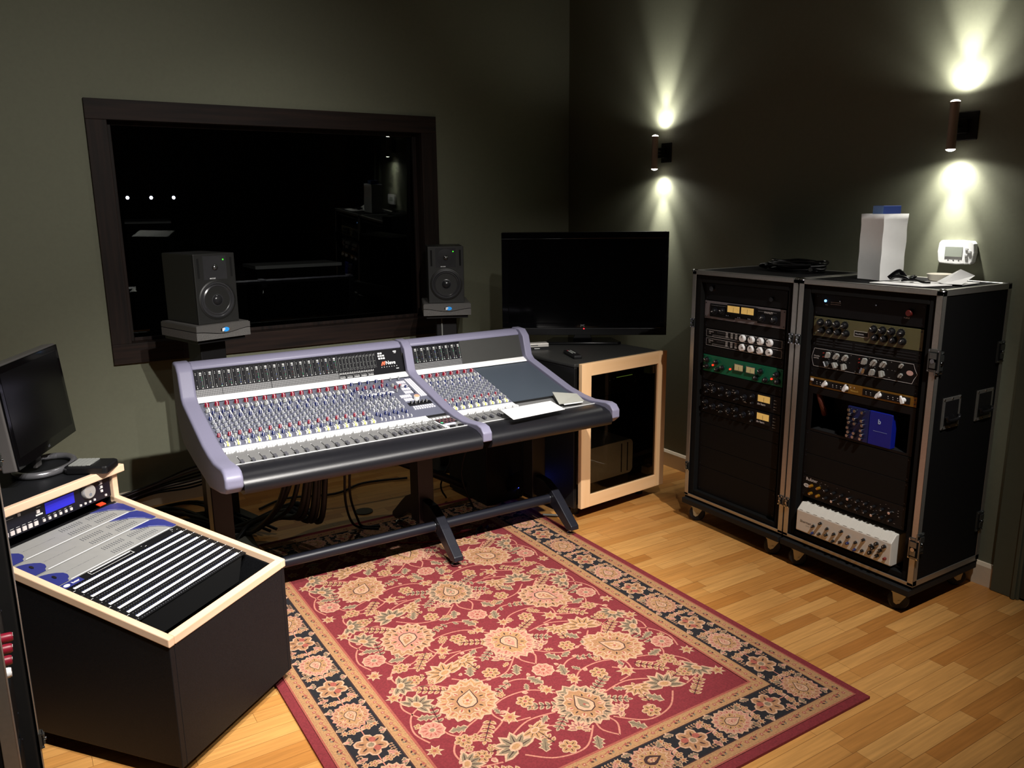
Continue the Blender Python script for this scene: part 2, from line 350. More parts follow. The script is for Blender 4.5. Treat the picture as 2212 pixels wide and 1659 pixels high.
def meters(x0, n, pitch, single=False):
    for k in range(n):
        x = x0+k*pitch
        mquad(mk, x+pitch*.92, x+pitch*.95, .33, .93, LINE)
        if not single:
            for t in (.86, .81): mquad(mk, x+.004, x+.0062, t, t+.018, MARK)
            for t in (.42, .37): mquad(mk, x+.005, x+.0072, t, t+.016, MARK)
            mquad(mk, x+.007, x+.0084, .62, .63, MARK); mquad(mk, x+.005, x+.0085, .335, .355, MARK)
            for i in range(3): mquad(mk, x+.0195, x+.029, .87-.035*i-(.012 if i == 2 else 0), .888-.035*i-(.012 if i == 2 else 0), MARK)
            mquad(mk, x+.0145, x+.0155, .33, .93, mat('meter_line_dim', (52, 52, 52), .5))
            for i in range(10):
                t = .36+.042*i
                mquad(mk, x+.0265, x+.0295, t, t+.013, random.choice(LEDS[:1]*6+LEDS[1:3])); mquad(mk, x+.0205, x+.0215, t, t+.011, random.choice(LEDS[:1]*4+LEDS))
            mquad(mk, x+.0245, x+.031, .335, .35, MARK)
        else:
            for i in range(13):
                t = .34+.042*i; mquad(mk, x+.003, x+.0055, t, t+.014, LEDS[0])
            for t in (.86, .82): mquad(mk, x+.009, x+.0115, t, t+.014, MARK)
            for t in (.6, .42, .36): mquad(mk, x+.0095, x+.0112, t, t+.012, MARK)
for k in range(16): meters(.5985+.0384*k, 1, .0384)
for k in range(8): meters(1.577+.0330*k, 1, .0330)
meters(1.215, 11, .0165, True)
for k in range(5):
    x = 1.21+.034*k
    mquad(mk, x, x+.002, .03, .2, LINE); mquad(mk, x, x+.033, .2, .206, LINE)
    for i in range(5): mquad(mk, x+.004+.005*i, x+.0075+.005*i, .07, .1, MARK); mquad(mk, x+.005+.005*i, x+.007+.005*i, .13, .15, MARK)
for i in range(60):
    x = 1.21+.0028*i; mquad(mk, x, x+.0015, .215+.02*(i % 2), .23+.03*(i % 3), MARK)
for r_, cs in ((0, (0, 1)), (1, (0, 1, 2)), (2, (0, 1, 2))):
    for c_ in cs: mquad(mk, 1.4095+.0115*c_-.0015*(r_ == 1), 1.4185+.0115*c_-.0015*(r_ == 1), .83-.1*r_, .895-.1*r_, WHT)
mquad(mk, 1.487, 1.503, .865, .91, WHT); mquad(mk, 1.491, 1.501, .82, .84, WHT)
for i in range(7): mquad(mk, 1.418+.0125*i, 1.421+.0125*i, .30, .325, MARK)
mquad(mk, 1.49, 1.504, .2, .225, MARK)
def mtext(t, size, x, tt, m, bold=0.):
    y, z = mz(tt); q = MB(); q.text(t, size, 0, 0, 0, m, bold=bold)
    mk.add([(x+a, mz(tt)[0]-.0015+c*(.04/.113), mz(tt)[1]+c) for a, b, c in q.v], q.f, m)
mtext('Neve', .023, 1.441, .40, MARK, .0005)
ORG = mat('logo_orange', (255, 96, 60), .5, emit=(255, 80, 40), estr=.4)
lg = [(1.418,.38),(1.424,.38),(1.4275,.485),(1.4305,.385),(1.4355,.385),(1.440,.535),(1.434,.535),(1.4325,.46),(1.4295,.53),(1.4255,.53)]
mk.add([(x, mz(t)[0]-.0016, mz(t)[1]) for x, t in lg], [tuple(range(len(lg)))], ORG)
mk.build('meter_display', con, off=OFF)

# knobs
def knob_mesh(name, r, h, m, base=None, n=14):
    b = MB(); 
    if base: b.lathe([(r*1.35, 0), (r*1.3, h*.22), (r*1.05, h*.26)], (0,0,0), (0,0,1), base, n)
    b.lathe([(r*1.02, h*.2), (r, h*.5), (r*.86, h*.96), (r*.7, h)], (0,0,0), (0,0,1), m, n)
    b.box(-r*.14, r*.14, -r*.85, r*.1, h, h+.0004, MARK); b.box(-r*.13, r*.13, -r*1.02, -r*.86, h*.3, h, MARK)
    o = b.build(name, None, smooth=40); me = o.data; bpy.data.objects.remove(o); return me
KM = {'R': knob_mesh('knob_large_red', .0096, .0175, RED, ALU), 'B': knob_mesh('knob_large_blue', .0085, .0165, BLUE, ALU), 'g': knob_mesh('knob_light', .0070, .015, KGREY),
      'b': knob_mesh('knob_blue', .0064, .015, BLUE), 'r': knob_mesh('knob_small_red', .0062, .016, RED), 's': knob_mesh('knob_slim_grey', .0050, .018, GREY), 'd': knob_mesh('knob_dark', .006, .014, KBLK)}
knobs = []; btns = []
def channel(x, first='R'):
    knobs.append((x+.002, 3.33, first)); knobs.append((x-.008, 3.283, 'g')); knobs.append((x+.011, 3.262, 'b')); knobs.append((x-.0105, 3.219, 'b'))
    for i, (dx, y) in enumerate(((.010,3.234),(.011,3.200),(-.009,3.182),(.010,3.166),(-.0095,3.148),(.0105,3.132),(-.010,3.114),(.0105,3.098))): knobs.append((x+dx, y, 's'))
    knobs.append((x-.0115, 3.081, 'r')); knobs.append((x+.0085, 3.066, 'g')); knobs.append((x-.0115, 3.040, 'b')); knobs.append((x+.010, 3.034, 's'))
    for dx, y, w, l in ((.002,3.296,.0045,.02),(.0165,3.292,.0035,.018),(-.002,3.252,.0045,.017),(.016,3.246,.003,.010),(-.001,3.226,.003,.012),(-.001,3.196,.0025,.010),(.0165,3.182,.0025,.008),
                        (-.001,3.160,.0025,.009),(.0165,3.148,.0025,.008),(-.001,3.126,.0025,.009),(.0165,3.112,.0025,.008),(-.001,3.094,.0025,.009),(-.002,3.062,.0035,.011),(.0165,3.05,.0025,.009),(-.006,3.012,.0045,.014),(.009,3.010,.0045,.014),(.001,3.02,.002,.02)):
        btns.append((x+dx, y, w, l, WHT))
    for q in range(26): qx, qy = x-.018+.036*random.random(), 3.03+.25*random.random(); btns.append((qx, qy, random.choice((.001, .004, .006)), random.choice((.001, .0012, .004)), None))
    btns.append((x+.0045, 3.016, .0035, .02, mat('lit_key_yellow', (235, 235, 120), .4, emit=(230, 235, 90), estr=.5)))
for k in range(16): channel(.616+.039*k)
for k in range(8): channel(1.586+.0372*k)
for k in range(4):
    x = 1.241+.0393*k
    knobs += [(x, 3.344, 'B'), (x+.01, 3.300, 'r'), (x-.006, 3.288, 'b'), (x+.0, 3.225, 'b'), (x+.014, 3.212, 'b'), (x, 3.06, 'b'), (x+.012, 3.046, 'b')]
    for i in range(6): knobs.append((x+(.01 if i % 2 else -.008), 3.19-.019*i, 's'))
    knobs.append((x+.012, 3.255, 's'))
    for y in (3.268, 3.24, 3.17, 3.14, 3.10, 3.02): btns.append((x+.003, y, .004, .013, WHT)); btns.append((x+.018, y-.008, .003, .011, WHT))
knobs += [(1.387, 3.339, 'r'), (1.395, 3.30, 'b'), (1.416, 3.29, 'g'), (1.42, 3.268, 'r'), (1.441, 3.258, 's'), (1.446, 3.275, 'r'), (1.468, 3.262, 'b'), (1.43, 3.345, 's'), (1.47, 3.345, 's'), (1.412, 3.235, 's')]
for i in range(5): knobs.append((1.425+.018*i, 3.113, 'd'))
CAMP = Vector((0, 0, CAMZ))
RAD = {'R': .0088, 'B': .0085, 'g': .0062, 'b': .0058, 'r': .0056, 's': .0042, 'd': .006}
def dist(k): return (Vector((k[0], k[1], bz(k[1])))-CAMP).length/RAD[k[2]]
knobs.sort(key=dist)
for x, y, t in knobs[:100]:
    o = bpy.data.objects.new('knob', KM[t]); C.objects.link(o); o.parent = con; o.location = (x-OFF[0], y-OFF[1], bz(y)+.002-OFF[2]); o.rotation_euler = (TH, 0, 0)
rest = MB()
for x, y, t in knobs[100:]:
    rest.M = Matrix.Translation((x, y, bz(y)+.002)) @ Matrix.Rotation(TH, 4, 'X')
    me = KM[t]
    for mi, m in enumerate(me.materials): rest.add([v.co for v in me.vertices], [tuple(p.vertices) for p in me.polygons if p.material_index == mi], m)
tag(rest.build('knobs', con, off=OFF, smooth=40), kind='stuff')
bm_ = MB()
for x, y, w, l, m in btns:
    bm_.M = Matrix.Translation((x, y, bz(y)+.002)) @ Matrix.Rotation(TH, 4, 'X')
    bm_.box(-w/2, w/2, -l/2, l/2, 0, .010 if m else .0009, m or MARK)
# master key field
def bbox_(x0, x1, y0, y1, h, m, zb0=0.0):
    bm_.M = Matrix.Translation(((x0+x1)/2, (y0+y1)/2, bz((y0+y1)/2)+.002+zb0)) @ Matrix.Rotation(TH, 4, 'X')
    bm_.box(-(x1-x0)/2, (x1-x0)/2, -(y1-y0)/2, (y1-y0)/2, 0, h, m)
KEYM = mat('key_light', (214, 214, 222), .5)
for j in range(14):
    for i in range(3):
        if j < 13: bbox_(1.497+.0108*i, 1.5065+.0108*i, 3.330-.0135*j, 3.3415-.0135*j, .004, KEYM)
for j, (n_, xx) in enumerate(((4, 1.448), (3, 1.455), (4, 1.442), (4, 1.44), (5, 1.405), (4, 1.41))):
    for i in range(n_):
        for q in range(2): bbox_(xx+.0105*i, xx+.0095+.0105*i, 3.318-.033*j-.012*q, 3.328-.033*j-.012*q, .004, KEYM)
bbox_(1.483, 1.489, 3.2, 3.29, .001, KBLK); bbox_(1.41, 1.52, 3.095, 3.124, .0015, KBLK)
for i in range(9): bbox_(1.418+.011*i, 1.4265+.011*i, 3.076, 3.086, .004, KEYM); bbox_(1.416+.0115*i, 1.4245+.0115*i, 3.06, 3.068, .004, KEYM)
bm_.M = Matrix()
tag(bm_.build('push_buttons', con, off=OFF), kind='stuff')
cap = MB(); cap.lathe([(.0135, 0), (.013, .018)], (0,0,0), (0,0,1), WHT, 20); cap.lathe([(.0115, .018), (.011, .0205)], (0,0,0), (0,0,1), mat('lit_cap_orange', (255, 150, 120), .4, emit=(255, 120, 90), estr=.9), 20)
tag(cap.build('jog_knob', con, loc=(1.466-OFF[0], 3.146-OFF[1], bz(3.146)+.002), smooth=40), 'white knob with lit orange top').rotation_euler = (TH, 0, 0)
# bright scribble strip between master blocks
slab('white_strip', 1.275, 1.40, 3.232, 3.248, bz, WHT, .0035)
# faders
fslot = MB(); fcap = MB(); 
fcap.prism([(-.012, 0), (.012, 0), (.011, .009), (.004, .007), (0, .005), (-.004, .007), (-.011, .0085)], 'x', -.0055, .0055, mat('fader_cap_grey', (70, 70, 76), .45))
fcap.box(-.0055, .0055, -.0006, .0006, .004, .0056, MARK); fcap.box(-.0015, .0015, -.006, .006, -.003, 0, KBLK)
fco = fcap.build('fader', con); first = True
fx = [(.623+.0397*k, 2.811+.0012*k) for k in range(16)]+[(1.2475+.0249*k, 2.834) for k in range(8)]+[(1.6005+.0388*k, 2.843+.003*k) for k in range(8)]
for i, (x, y) in enumerate(fx):
    L_ = (x-OFF[0], y-OFF[1], fz_(y)+.0065-OFF[2])
    if i == 0: fco.location = L_
    else: clone(fco, con, L_)
y, dz = 2.82, .0026
fslot.add([(-.0011, -.002, 0), (.0011, -.002, 0), (.0011, .073, .073*.0556), (-.0011, .073, 0.073*.0556)], [(0, 1, 2, 3)], KBLK)
fslot.box(-.001, .001, .0765, .0785, .0035, .0055, WHT)
fs0 = fslot.build('fader_slot', con)
for i, (x, y) in enumerate(fx):
    L_ = (x-OFF[0], y-OFF[1], fz_(y)+.0034)
    if i == 0: fs0.location = L_
    else: clone(fs0, con, L_)
kp = MB()
def fq(x0, x1, y0, y1, h, m): kp.box(x0, x1, y0, y1, fz_((y0+y1)/2)+.002, fz_((y0+y1)/2)+.003+h, m)
fq(1.447, 1.524, 2.872, 2.93, .001, KBLK)
for j in range(5):
    for i in range(7): fq(1.449+.0107*i, 1.4575+.0107*i, 2.874+.0113*j, 2.883+.0113*j, .003, mat('key_brown', (104, 72, 76), .5) if (i+j) % 3 else KBLK)
fq(1.449, 1.4575, 2.874, 2.884, .004, mat('key_green_lit', (60, 200, 140), .4, emit=(40, 210, 130), estr=.5))
fq(1.437, 1.443, 2.82, 2.935, .002, WHT); fq(1.458, 1.506, 2.852, 2.868, .002, mat('label_lilac', (205, 205, 232), .5)); fq(1.445, 1.456, 2.815, 2.862, .002, WHT)
for i in range(6): fq(1.427+.017*i, 1.439+.017*i, 2.944, 2.954, .003, WHT); fq(1.235+.0298*i, 1.257+.0298*i, 2.919, 2.9215, .0006, WHT)
for x in (1.474, 1.512): kp.cyl((x, 2.822, fz_(2.82)), (x, 2.822, fz_(2.82)+.007), .013, KBLK)
kp.build('keypad', con, off=OFF)
# legs
def leg(x, w=.045):
    m = MB(); m.box(x-.04, x+.04, 3.215, 3.305, .12, .62, STEELB)
    top = [(3.225,.235),(3.14,.23),(3.075,.20),(3.02,.158),(2.955,.104),(2.905,.064),(2.902,.044),(2.945,.036),(3.02,.083),(3.08,.118),(3.15,.128),(3.225,.13)]
    m.prism(top, 'x', x-w/2, x+w/2, STEELB)
    m.prism([(6.48-a, b) for a, b in top if True], 'x', x-w/2, x+w/2, STEELB)
    o = m.build('leg', con, bevel=.004, off=OFF)
    for y in (2.94, 3.54):
        MB().cyl((x, y, .0165), (x, y, .045), .006, CHROME).lathe([(.019, .0165), (.019, .02), (.008, .026)], (x, y, 0), (0,0,1), CHROME, 16).build('glide', o, off=OFF).matrix_parent_inverse = Matrix()
    return o
for x in (.62, 1.53, 2.165): leg(x)
for a, b in ((.645, 1.505), (1.555, 2.14)):
    m = MB().cyl((a, 3.095, .150), (b, 3.095, .150), .024, STEELB, n=20)
    m.cyl((b-.003, 3.095, .150), (b, 3.095, .150), .028, CHROME, n=20); m.build('foot_rail', con, off=OFF, smooth=40)
MB().box(.65, 2.15, 3.27, 3.31, .5, .6, BLKM).build('cross_beam', con, off=OFF)

# papers on the console
def sheet(name, label, pts, th, m, group=None, cat='paper', bend=0):
    mb = MB(); n = len(pts); vs_ = [tuple(p) for p in pts]+[(p[0], p[1], p[2]+th) for p in pts]
    mb.add(vs_, [tuple(range(n))[::-1], tuple(range(n, 2*n))]+[(i, (i+1) % n, n+(i+1) % n, n+i) for i in range(n)], m)
    return tag(mb.build(name), label, cat, group)
sheet('paper_sheet', 'blank white paper sheet lying across the faders and armrest of the console', [(1.683,2.685,.7165),(1.955,2.702,.7175),(1.979,2.843,.7225),(1.712,2.836,.7215)], .0015, PAPER)
pp = MB(); pp.add([(2.018,2.832,.7045),(2.149,2.821,.7045),(2.185,2.925,.709),(2.08,2.974,.714)], [(0,1,2,3)], PAPERG)
pp.add([(2.018,2.832,.706),(2.149,2.821,.706),(2.185,2.925,.714),(2.08,2.974,.726)], [(0,1,2,3)], PAPERG).add([(2.035,2.818,.7025),(2.135,2.81,.7025),(2.15,2.835,.7035),(2.05,2.845,.7035)], [(0,1,2,3)], PAPER)
sm = pp.build('folded_paper'); so = sm.modifiers.new('s', 'SOLIDIFY'); so.thickness = .0008
tag(sm, 'small folded grey paper at the right end of the console', 'paper')

# ------------------------------------------------------------------ flight case racks
CASEB = mat('case_black_laminate', (6, 6, 7), .75, noise=.12, nscale=200, bump=.08, spec=.2)
FOAM = mat('case_inner_black', (16, 16, 16), .85, noise=.15, spec=.2)
CASTP = mat('caster_bracket_zinc', (205, 198, 170), .5, metal=.3, noise=.06)
RUB = mat('caster_rubber', (22, 24, 34), .6)
RAIL = mat('rack_rail', (40, 40, 42), .5, metal=.3)
def caster(parent, x, y, d=1, floor=0., top=.085, rot=0.):
    r = (top-.012-floor)/2+.002; cz = floor+r
    b = MB(); b.box(-.028, .028, -.035, .035, top-.006, top, CASTP)
    for s_ in (-1, 1):
        b.prism([(-.032, top-.004), (.032, top-.004), (.012*d+.010, cz-.008), (.012*d-.002, cz-.014), (.012*d-.012, cz-.006)], 'x', s_*.017-.0015, s_*.017+.0015, CASTP)
    o = b.build('caster', parent, loc=(x, y, 0)); o.rotation_euler = (0, 0, rot)
    w = MB(); w.lathe([(r*.3, -.0145), (r*.86, -.0145), (r, -.010), (r, .010), (r*.86, .0145), (r*.3, .0145)], (0, 0, 0), (1, 0, 0), RUB, 28)
    w.cyl((-.0205, 0, 0), (.0205, 0, 0), .005, ALU, n=10)
    w.build('wheel', o, loc=(0, .004*d, cz), smooth=40)
    return o
LAT = mat('latch_steel', (120, 124, 122), .3, metal=.9)
def latch(parent, x, y, z, side, k=1.):
    b = MB(); b.box(-.003, .003, -.022*k, .022*k, -.042*k, .042*k, LAT)
    b.box(-.006, .002, -.016*k, .016*k, -.032*k, .032*k, CASEB); b.box(-.010, -.005, -.011*k, .011*k, -.026*k, -.004*k, LAT); b.box(-.010, -.005, -.013*k, .013*k, .008*k, .030*k, LAT)
    b.cyl((-.007, 0, .0), (-.013, 0, 0), .008*k, CHROME, n=12)
    for a in (-.017, .017):
        for c in (-.037, .037): b.cyl((-.003, a*k, c*k), (-.007, a*k, c*k), .003, CHROME, n=8)
    o = b.build('latch', parent, loc=(x, y, z), smooth=40); o.rotation_euler = (0, 0, {'L': 0, 'R': PI, 'F': PI/2}[side]); return o
def flight_case(label, loc, rz, w=.61, dp=.46, right_hw=True, casters=True):
    t = thing('rack_flight_case', label, 'flight case', loc, rz, None)
    zb, zt = .125, 1.262
    b = MB(); tk = .012
    b.box(0, tk, 0, dp, zb, zt, CASEB).box(w-tk, w, 0, dp, zb, zt, CASEB).box(tk, w-tk, 0, dp, zt-tk, zt, CASEB).box(tk, w-tk, 0, dp, zb, zb+tk, CASEB).box(tk, w-tk, dp-tk, dp, zb+tk, zt-tk, CASEB)
    b.build('shell', t)
    b = MB()      # padded inner frame around the opening
    b.box(tk, .05, .006, .05, zb+tk, zt-tk, FOAM).box(w-.05, w-tk, .006, .05, zb+tk, zt-tk, FOAM).box(.05, w-.05, .006, .05, 1.208, zt-tk, FOAM).box(.05, w-.05, .006, .05, zb+tk, .160, FOAM)
    b.build('inner_frame', t, bevel=.003)
    b = MB()
    for x in (.05, w-.05-.012): b.box(x, x+.012, .034, .05, .16, 1.208, RAIL)
    b.build('rack_rail', t)
    e = MB(); q = .022; k = .0025
    e.box(-k, q, -k, 0, zb, zt, ALU).box(-k, 0, -k, q, zb, zt, ALU).box(w-q, w+k, -k, 0, zb, zt, ALU).box(w, w+k, -k, q, zb, zt, ALU)
    e.box(-k, w+k, -k, 0, zt-q*.8, zt+k, ALU).box(-k, w+k, -k, q, zt, zt+k, ALU).box(-k, w+k, -k, 0, zb-k, zb+.012, ALU)
    e.box(-k, w+k, dp-q, dp+k, zt, zt+k, ALU).box(-k, 0, -k, dp+k, zt-q*.9, zt+k, ALU).box(w, w+k, -k, dp+k, zt-q*.9, zt+k, ALU)
    e.box(-k, q, 0, dp, zt, zt+k, ALU).box(w-q, w+k, 0, dp, zt, zt+k, ALU)
    e.box(w, w+k, -k, dp+k, zb-k, zb+q, ALU).box(-k, 0, -k, dp+k, zb-k, zb+q, ALU)
    e.box(w, w+k, dp-q, dp+k, zb, zt, ALU).box(-k, 0, dp-q, dp+k, zb, zt, ALU)
    e.build('edge_trim', t, bevel=.001, seg=1)
    for x in (0, w):
        b = MB(); b.lathe([(.017, -.001), (.015, .003), (.006, .008)], (x+(.006 if x == 0 else -.006), .006, zt-.001), (0, 0, 1), CHROME, 16)
        b.build('corner_ball', t, smooth=50)
    # dolly
    b = MB().box(0, w, -.022, dp, .085, .112, BLKM); b.build('dolly_board', t, bevel=.003)
    b = MB().box(.0, w, .0, dp, .112, zb, CASEB); b.build('base_rim', t)
    for x, y in ((.07, .026), (w-.06, .026), (.07, dp-.05), (w-.06, dp-.05)): caster(t, x, y, -1 if y < .2 else 1, rot=R(-38 if x < .3 else -50))
    for z in (1.01, .28): latch(t, w-(.006 if right_hw else .013), -.004, z, 'F', 1. if right_hw else .5); latch(t, .012, -.003, z, 'F', .5)
    if right_hw:
        for z in (1.0, .3): latch(t, w+.004, dp-.03, z, 'R'); latch(t, w+.004, .012, z, 'R')
        for y in (.13, dp-.10):
            b = MB(); b.box(w, w+.004, y-.058, y+.058, .74, .86, ALU); b.box(w+.001, w+.0045, y-.045, y+.045, .753, .847, KBLK)
            b.tube([(w+.012, y-.042, .79), (w+.016, y-.03, .775), (w+.016, y+.03, .775), (w+.012, y+.042, .79)], .006, BLK)
            for a in (-.052, 0, .052):
                for c in (.745, .855): b.cyl((w+.004, y+a, c), (w+.0065, y+a, c), .0035, CHROME, n=8)
            b.build('handle', t)
    return t
RX = 2.80
case_l = flight_case('black rack flight case with aluminium edges holding the grey, white-knobbed and green units', (RX, 2.818, 0), -PI/2, right_hw=False)
case_r = flight_case('black rack flight case with aluminium edges under the paper bag, nearest the room corner door', (RX, 2.198, 0), -PI/2)

PBLK = mat('rack_panel_black', (11, 11, 13), .55, noise=.06, spec=.3)
PDK = mat('rack_panel_dark', (15, 14, 14), .7, noise=.08, spec=.25)
VU = mat('vu_meter_face', (232, 200, 120), .5, emit=(255, 205, 110), estr=.25)
VUG = mat('vu_meter_cream', (205, 200, 150), .5, emit=(230, 215, 150), estr=.10)
PW = .478
_kc = {}
def unit(y0, z0, h, name, label, cat, pm, dz=.24, group=None, lx=.056, ly=.030, rz=-PI/2, X=RX, ears=True):
    # front face at local y 0, facing -Y; x 0..PW, z 0..h
    loc = Vector((X, y0, z0))+Matrix.Rotation(rz, 3, 'Z') @ Vector((lx, ly, 0))
    t = thing(name, label, cat, loc, rz, group)
    MB().box(0, PW, 0, .003, .0008, h-.0008, pm).build('front_panel', t, bevel=.0008, seg=1)
    if dz: MB().box(.022, PW-.022, .003, dz, .002, h-.002, BLKM).build('chassis', t)
    if ears:
        for x in (.008, PW-.008):
            for z in ((.3*h, .7*h) if h < .05 else (.12*h, .88*h)):
                if 'scr' not in _kc: o = MB().cyl((0, 0, 0), (0, -.0015, 0), .0028, STEELB, n=8).build('rack_screw', t); _kc['scr'] = o.data
                else: o = bpy.data.objects.new('rack_screw', _kc['scr']); C.objects.link(o); o.parent = t
                o.location = (x, 0, z)
    return t
def rk(t, x, z, r, h, m, name='knob', skirt=None, ptr=MARK, ang=None, label=None):
    key = (r, h, m.name, skirt.name if skirt else '', ptr.name if ptr else '')
    if key not in _kc:
        b = MB()
        if skirt: b.lathe([(r*1.3, 0), (r*1.25, h*.3)], (0,0,0), (0,-1,0), skirt, 18)
        b.lathe([(r, h*.1 if skirt else 0), (r*.95, h*.8), (r*.8, h)], (0,0,0), (0,-1,0), m, 18)
        if ptr: b.box(-r*.1, r*.1, -h-.0006, -h, r*.1, r*.8, ptr)
        o = b.build(name, t, smooth=40); _kc[key] = o.data
    else:
        o = bpy.data.objects.new(name, _kc[key]); C.objects.link(o); o.parent = t
    o.location = (x, 0, z); o.rotation_euler = (0, random.uniform(-2, 2) if ang is None else ang, 0)
    if label: o['label'] = label
    return o
def prints(t, mb, name='panel_print'): return mb.build(name, t)
y1 = 2.815; y2 = 2.196
# rack 1, top to bottom
t = unit(y1, 1.125, .080, 'power_conditioner', 'dark rack unit with a pull-out lamp ring, topmost in the case with the green unit', 'rack unit', PBLK)
b = MB(); b.lathe([(.012, 0), (.012, .010), (.010, .010)], (.042, -.0005, .055), (0,-1,0), CHROME, 20); b.build('lamp_ring', t, smooth=40)
b = MB(); b.lathe([(.010, 0), (.010, .008)], (.395, -.0005, .035), (0,-1,0), KBLK, 16); b.build('lamp_cap', t)
GRYP = mat('rack_panel_grey', (122, 116, 118), .42, metal=.2, noise=.05)
t = unit(y1, 1.036, .086, 'compressor', 'grey faceplate compressor with two glowing amber meters', 'rack unit', GRYP, lx=.052)
b = MB(); b.prism([(.036+.008*0, .012), (.19, .012), (.19, .02), (.325, .02), (.325, .012), (.45, .012), (.45, .076), (.325, .076), (.325, .078), (.19, .078), (.19, .074), (.036, .074)], 'y', -.0025, -.0005, PBLK); b.build('dark_inlay', t)
for x in (.153, .236):
    b = MB(); b.box(x-.004, x+.078, -.010, -.001, .036, .080, PBLK); b.build('meter_bezel', t)
    b = MB(); b.quad(x, x+.073, .045, .075, -.0106, VU); b.box(x+.036, x+.037, -.0112, -.0108, .047, .068, MARKD)
    for i in range(9): b.quad(x+.008+.007*i, x+.0085+.007*i, .066-.0006*(i-4)**2, .070-.0006*(i-4)**2, -.0111, MARKD)
    b.build('vu_meter', t)
for x, z, r in ((.068, .040, .013), (.118, .045, .013), (.352, .036, .013), (.42, .036, .013)): rk(t, x, z, r, .018, KBLK, skirt=STEELB)
for x in (.15, .16, .22, .23, .28, .29): rk(t, x, .028 if x < .2 else .026, .003, .012, CHROME, 'toggle_switch', ptr=None)
b = MB(); b.text('MANLEY', .013, .362, -.0032, .060, MARK)
for x in (.045, .095, .33, .385):
    for i in range(6): b.quad(x+.008*i, x+.004+.008*i, .066, .067, -.0031, MARK)
prints(t, b)
t = unit(y1, .990, .045, 'blank_panel', 'plain black panel between the grey compressor and the white-knobbed units', 'blank panel', PDK, dz=0)
for n_, z in ((0, .946), (1, .903)):
    t = unit(y1, z, .043, 'distortion_compressor', 'black compressor with four white knobs, '+('upper' if n_ == 0 else 'lower')+' of the identical pair', 'rack unit', PBLK, group=None)
    for i in range(4): rk(t, .243+.052*i, .022, .0170, .013, WHT, skirt=None, ptr=MARKD, label='round white knob')
    b = MB(); b.frame(.014, .465, .004, .039, -.0012, .0010, MARK); b.text('EMPIRICAL', .008, .03, -.0013, .026, MARK, sx=.8); b.text('LABS', .006, .03, -.0013, .018, MARK)
    b.frame(.055, .16, .006, .013, -.0013, .0006, MARK)
    for i in range(16): b.quad(.057+.0065*i, .060+.0065*i, .0145, .0152, -.0013, MARK); b.quad(.055+.0095*i, .058+.0095*i, .0355, .0365, -.0013, MARK)
    for x in (.138, .168, .195):
        for z_ in (.012, .018, .025, .032): b.quad(x, x+.014, z_, z_+.003, -.0013, MARK)
    for i in range(7): b.quad(.085+.007*i, .0865+.007*i, .027, .0285, -.0013, MARK)
    for i in range(3): b.quad(.262+.055*i, .266+.055*i, .033, .037, -.0013, MARK)
    prints(t, b)
t = unit(y1, .862, .040, 'blank_panel', 'plain black panel directly above the green unit', 'blank panel', PDK, dz=0)
GRN = mat('rack_panel_green', (8, 110, 76), .38, noise=.12, nscale=30)
t = unit(y1, .778, .083, 'green_limiter', 'bright green stereo limiter with two cream meters', 'rack unit', GRN)
for x in (.207, .277):
    b = MB(); b.box(x-.003, x+.051, -.006, -.001, .034, .066, CHROME); b.quad(x, x+.048, .037, .063, -.0065, VUG); b.box(x+.024, x+.025, -.007, -.0066, .039, .055, MARKD); b.build('vu_meter', t)
for x, z, r in ((.03, .058, .012), (.03, .026, .012), (.09, .055, .010), (.10, .020, .010), (.13, .034, .010), (.335, .02, .011), (.36, .055, .011), (.39, .02, .011), (.45, .055, .012), (.455, .022, .011)):
    rk(t, x, z, r, .02, KBLK, skirt=mat('green_skirt', (8, 60, 46), .4))
RLED = mat('red_led', (255, 60, 40), .4, emit=(255, 50, 30), estr=2.0)
for x, z in ((.066, .036), (.176, .034), (.42, .03)):
    b = MB(); b.lathe([(.0045, 0), (.0045, .005), (.002, .0075)], (x, -.0002, z), (0,-1,0), RLED, 12); b.build('indicator_light', t)
t = unit(y1, .735, .042, 'blank_panel', 'plain black panel directly under the green unit', 'blank panel', PDK, dz=0)
for n_, z in ((0, .652), (1, .569)):
    t = unit(y1, z, .081, 'preamplifier', 'black tube preamplifier with one amber meter at its right, '+('upper' if n_ == 0 else 'lower')+' of two', 'rack unit', PBLK)
    b = MB(); b.box(.345, .43, -.006, -.001, .022, .078, KBLK); b.quad(.353, .422, .042, .072, -.0064, VU); b.box(.387, .388, -.007, -.0066, .044, .064, MARKD); b.build('vu_meter', t)
    b = MB(); b.text('dw fearn', .013, .352, -.0068, .027, MARK, bold=.0003)
    for i in range(24):
        x = .012+.325*random.random(); zz = .012+.055*random.random(); b.quad(x, x+.012*random.random()+.001, zz, zz+.0012, -.0012, MARK)
    for zz in (.018, .03, .045, .06): b.quad(.44, .455, zz, zz+.001, -.0012, MARK)
    prints(t, b)
    for i in range(7): rk(t, .03+.048*i, .055-.012*(i % 2), .010, .018, KBLK, skirt=STEELB); rk(t, .032+.048*i, .024+.008*(i % 2), .007, .014, KBLK, ptr=MARK)
zz = [.160, .293, .396, .517, .569]
for i in range(4):
    unit(y1, zz[i], zz[i+1]-zz[i], 'blank_panel', ('tall black blank panel at the bottom of the case with the green unit', 'black blank panel, second from the bottom of the case with the green unit', 'black blank panel, third from the bottom of the case with the green unit', 'black blank panel directly under the two tube preamplifiers')[i], 'blank panel', PDK, dz=0)
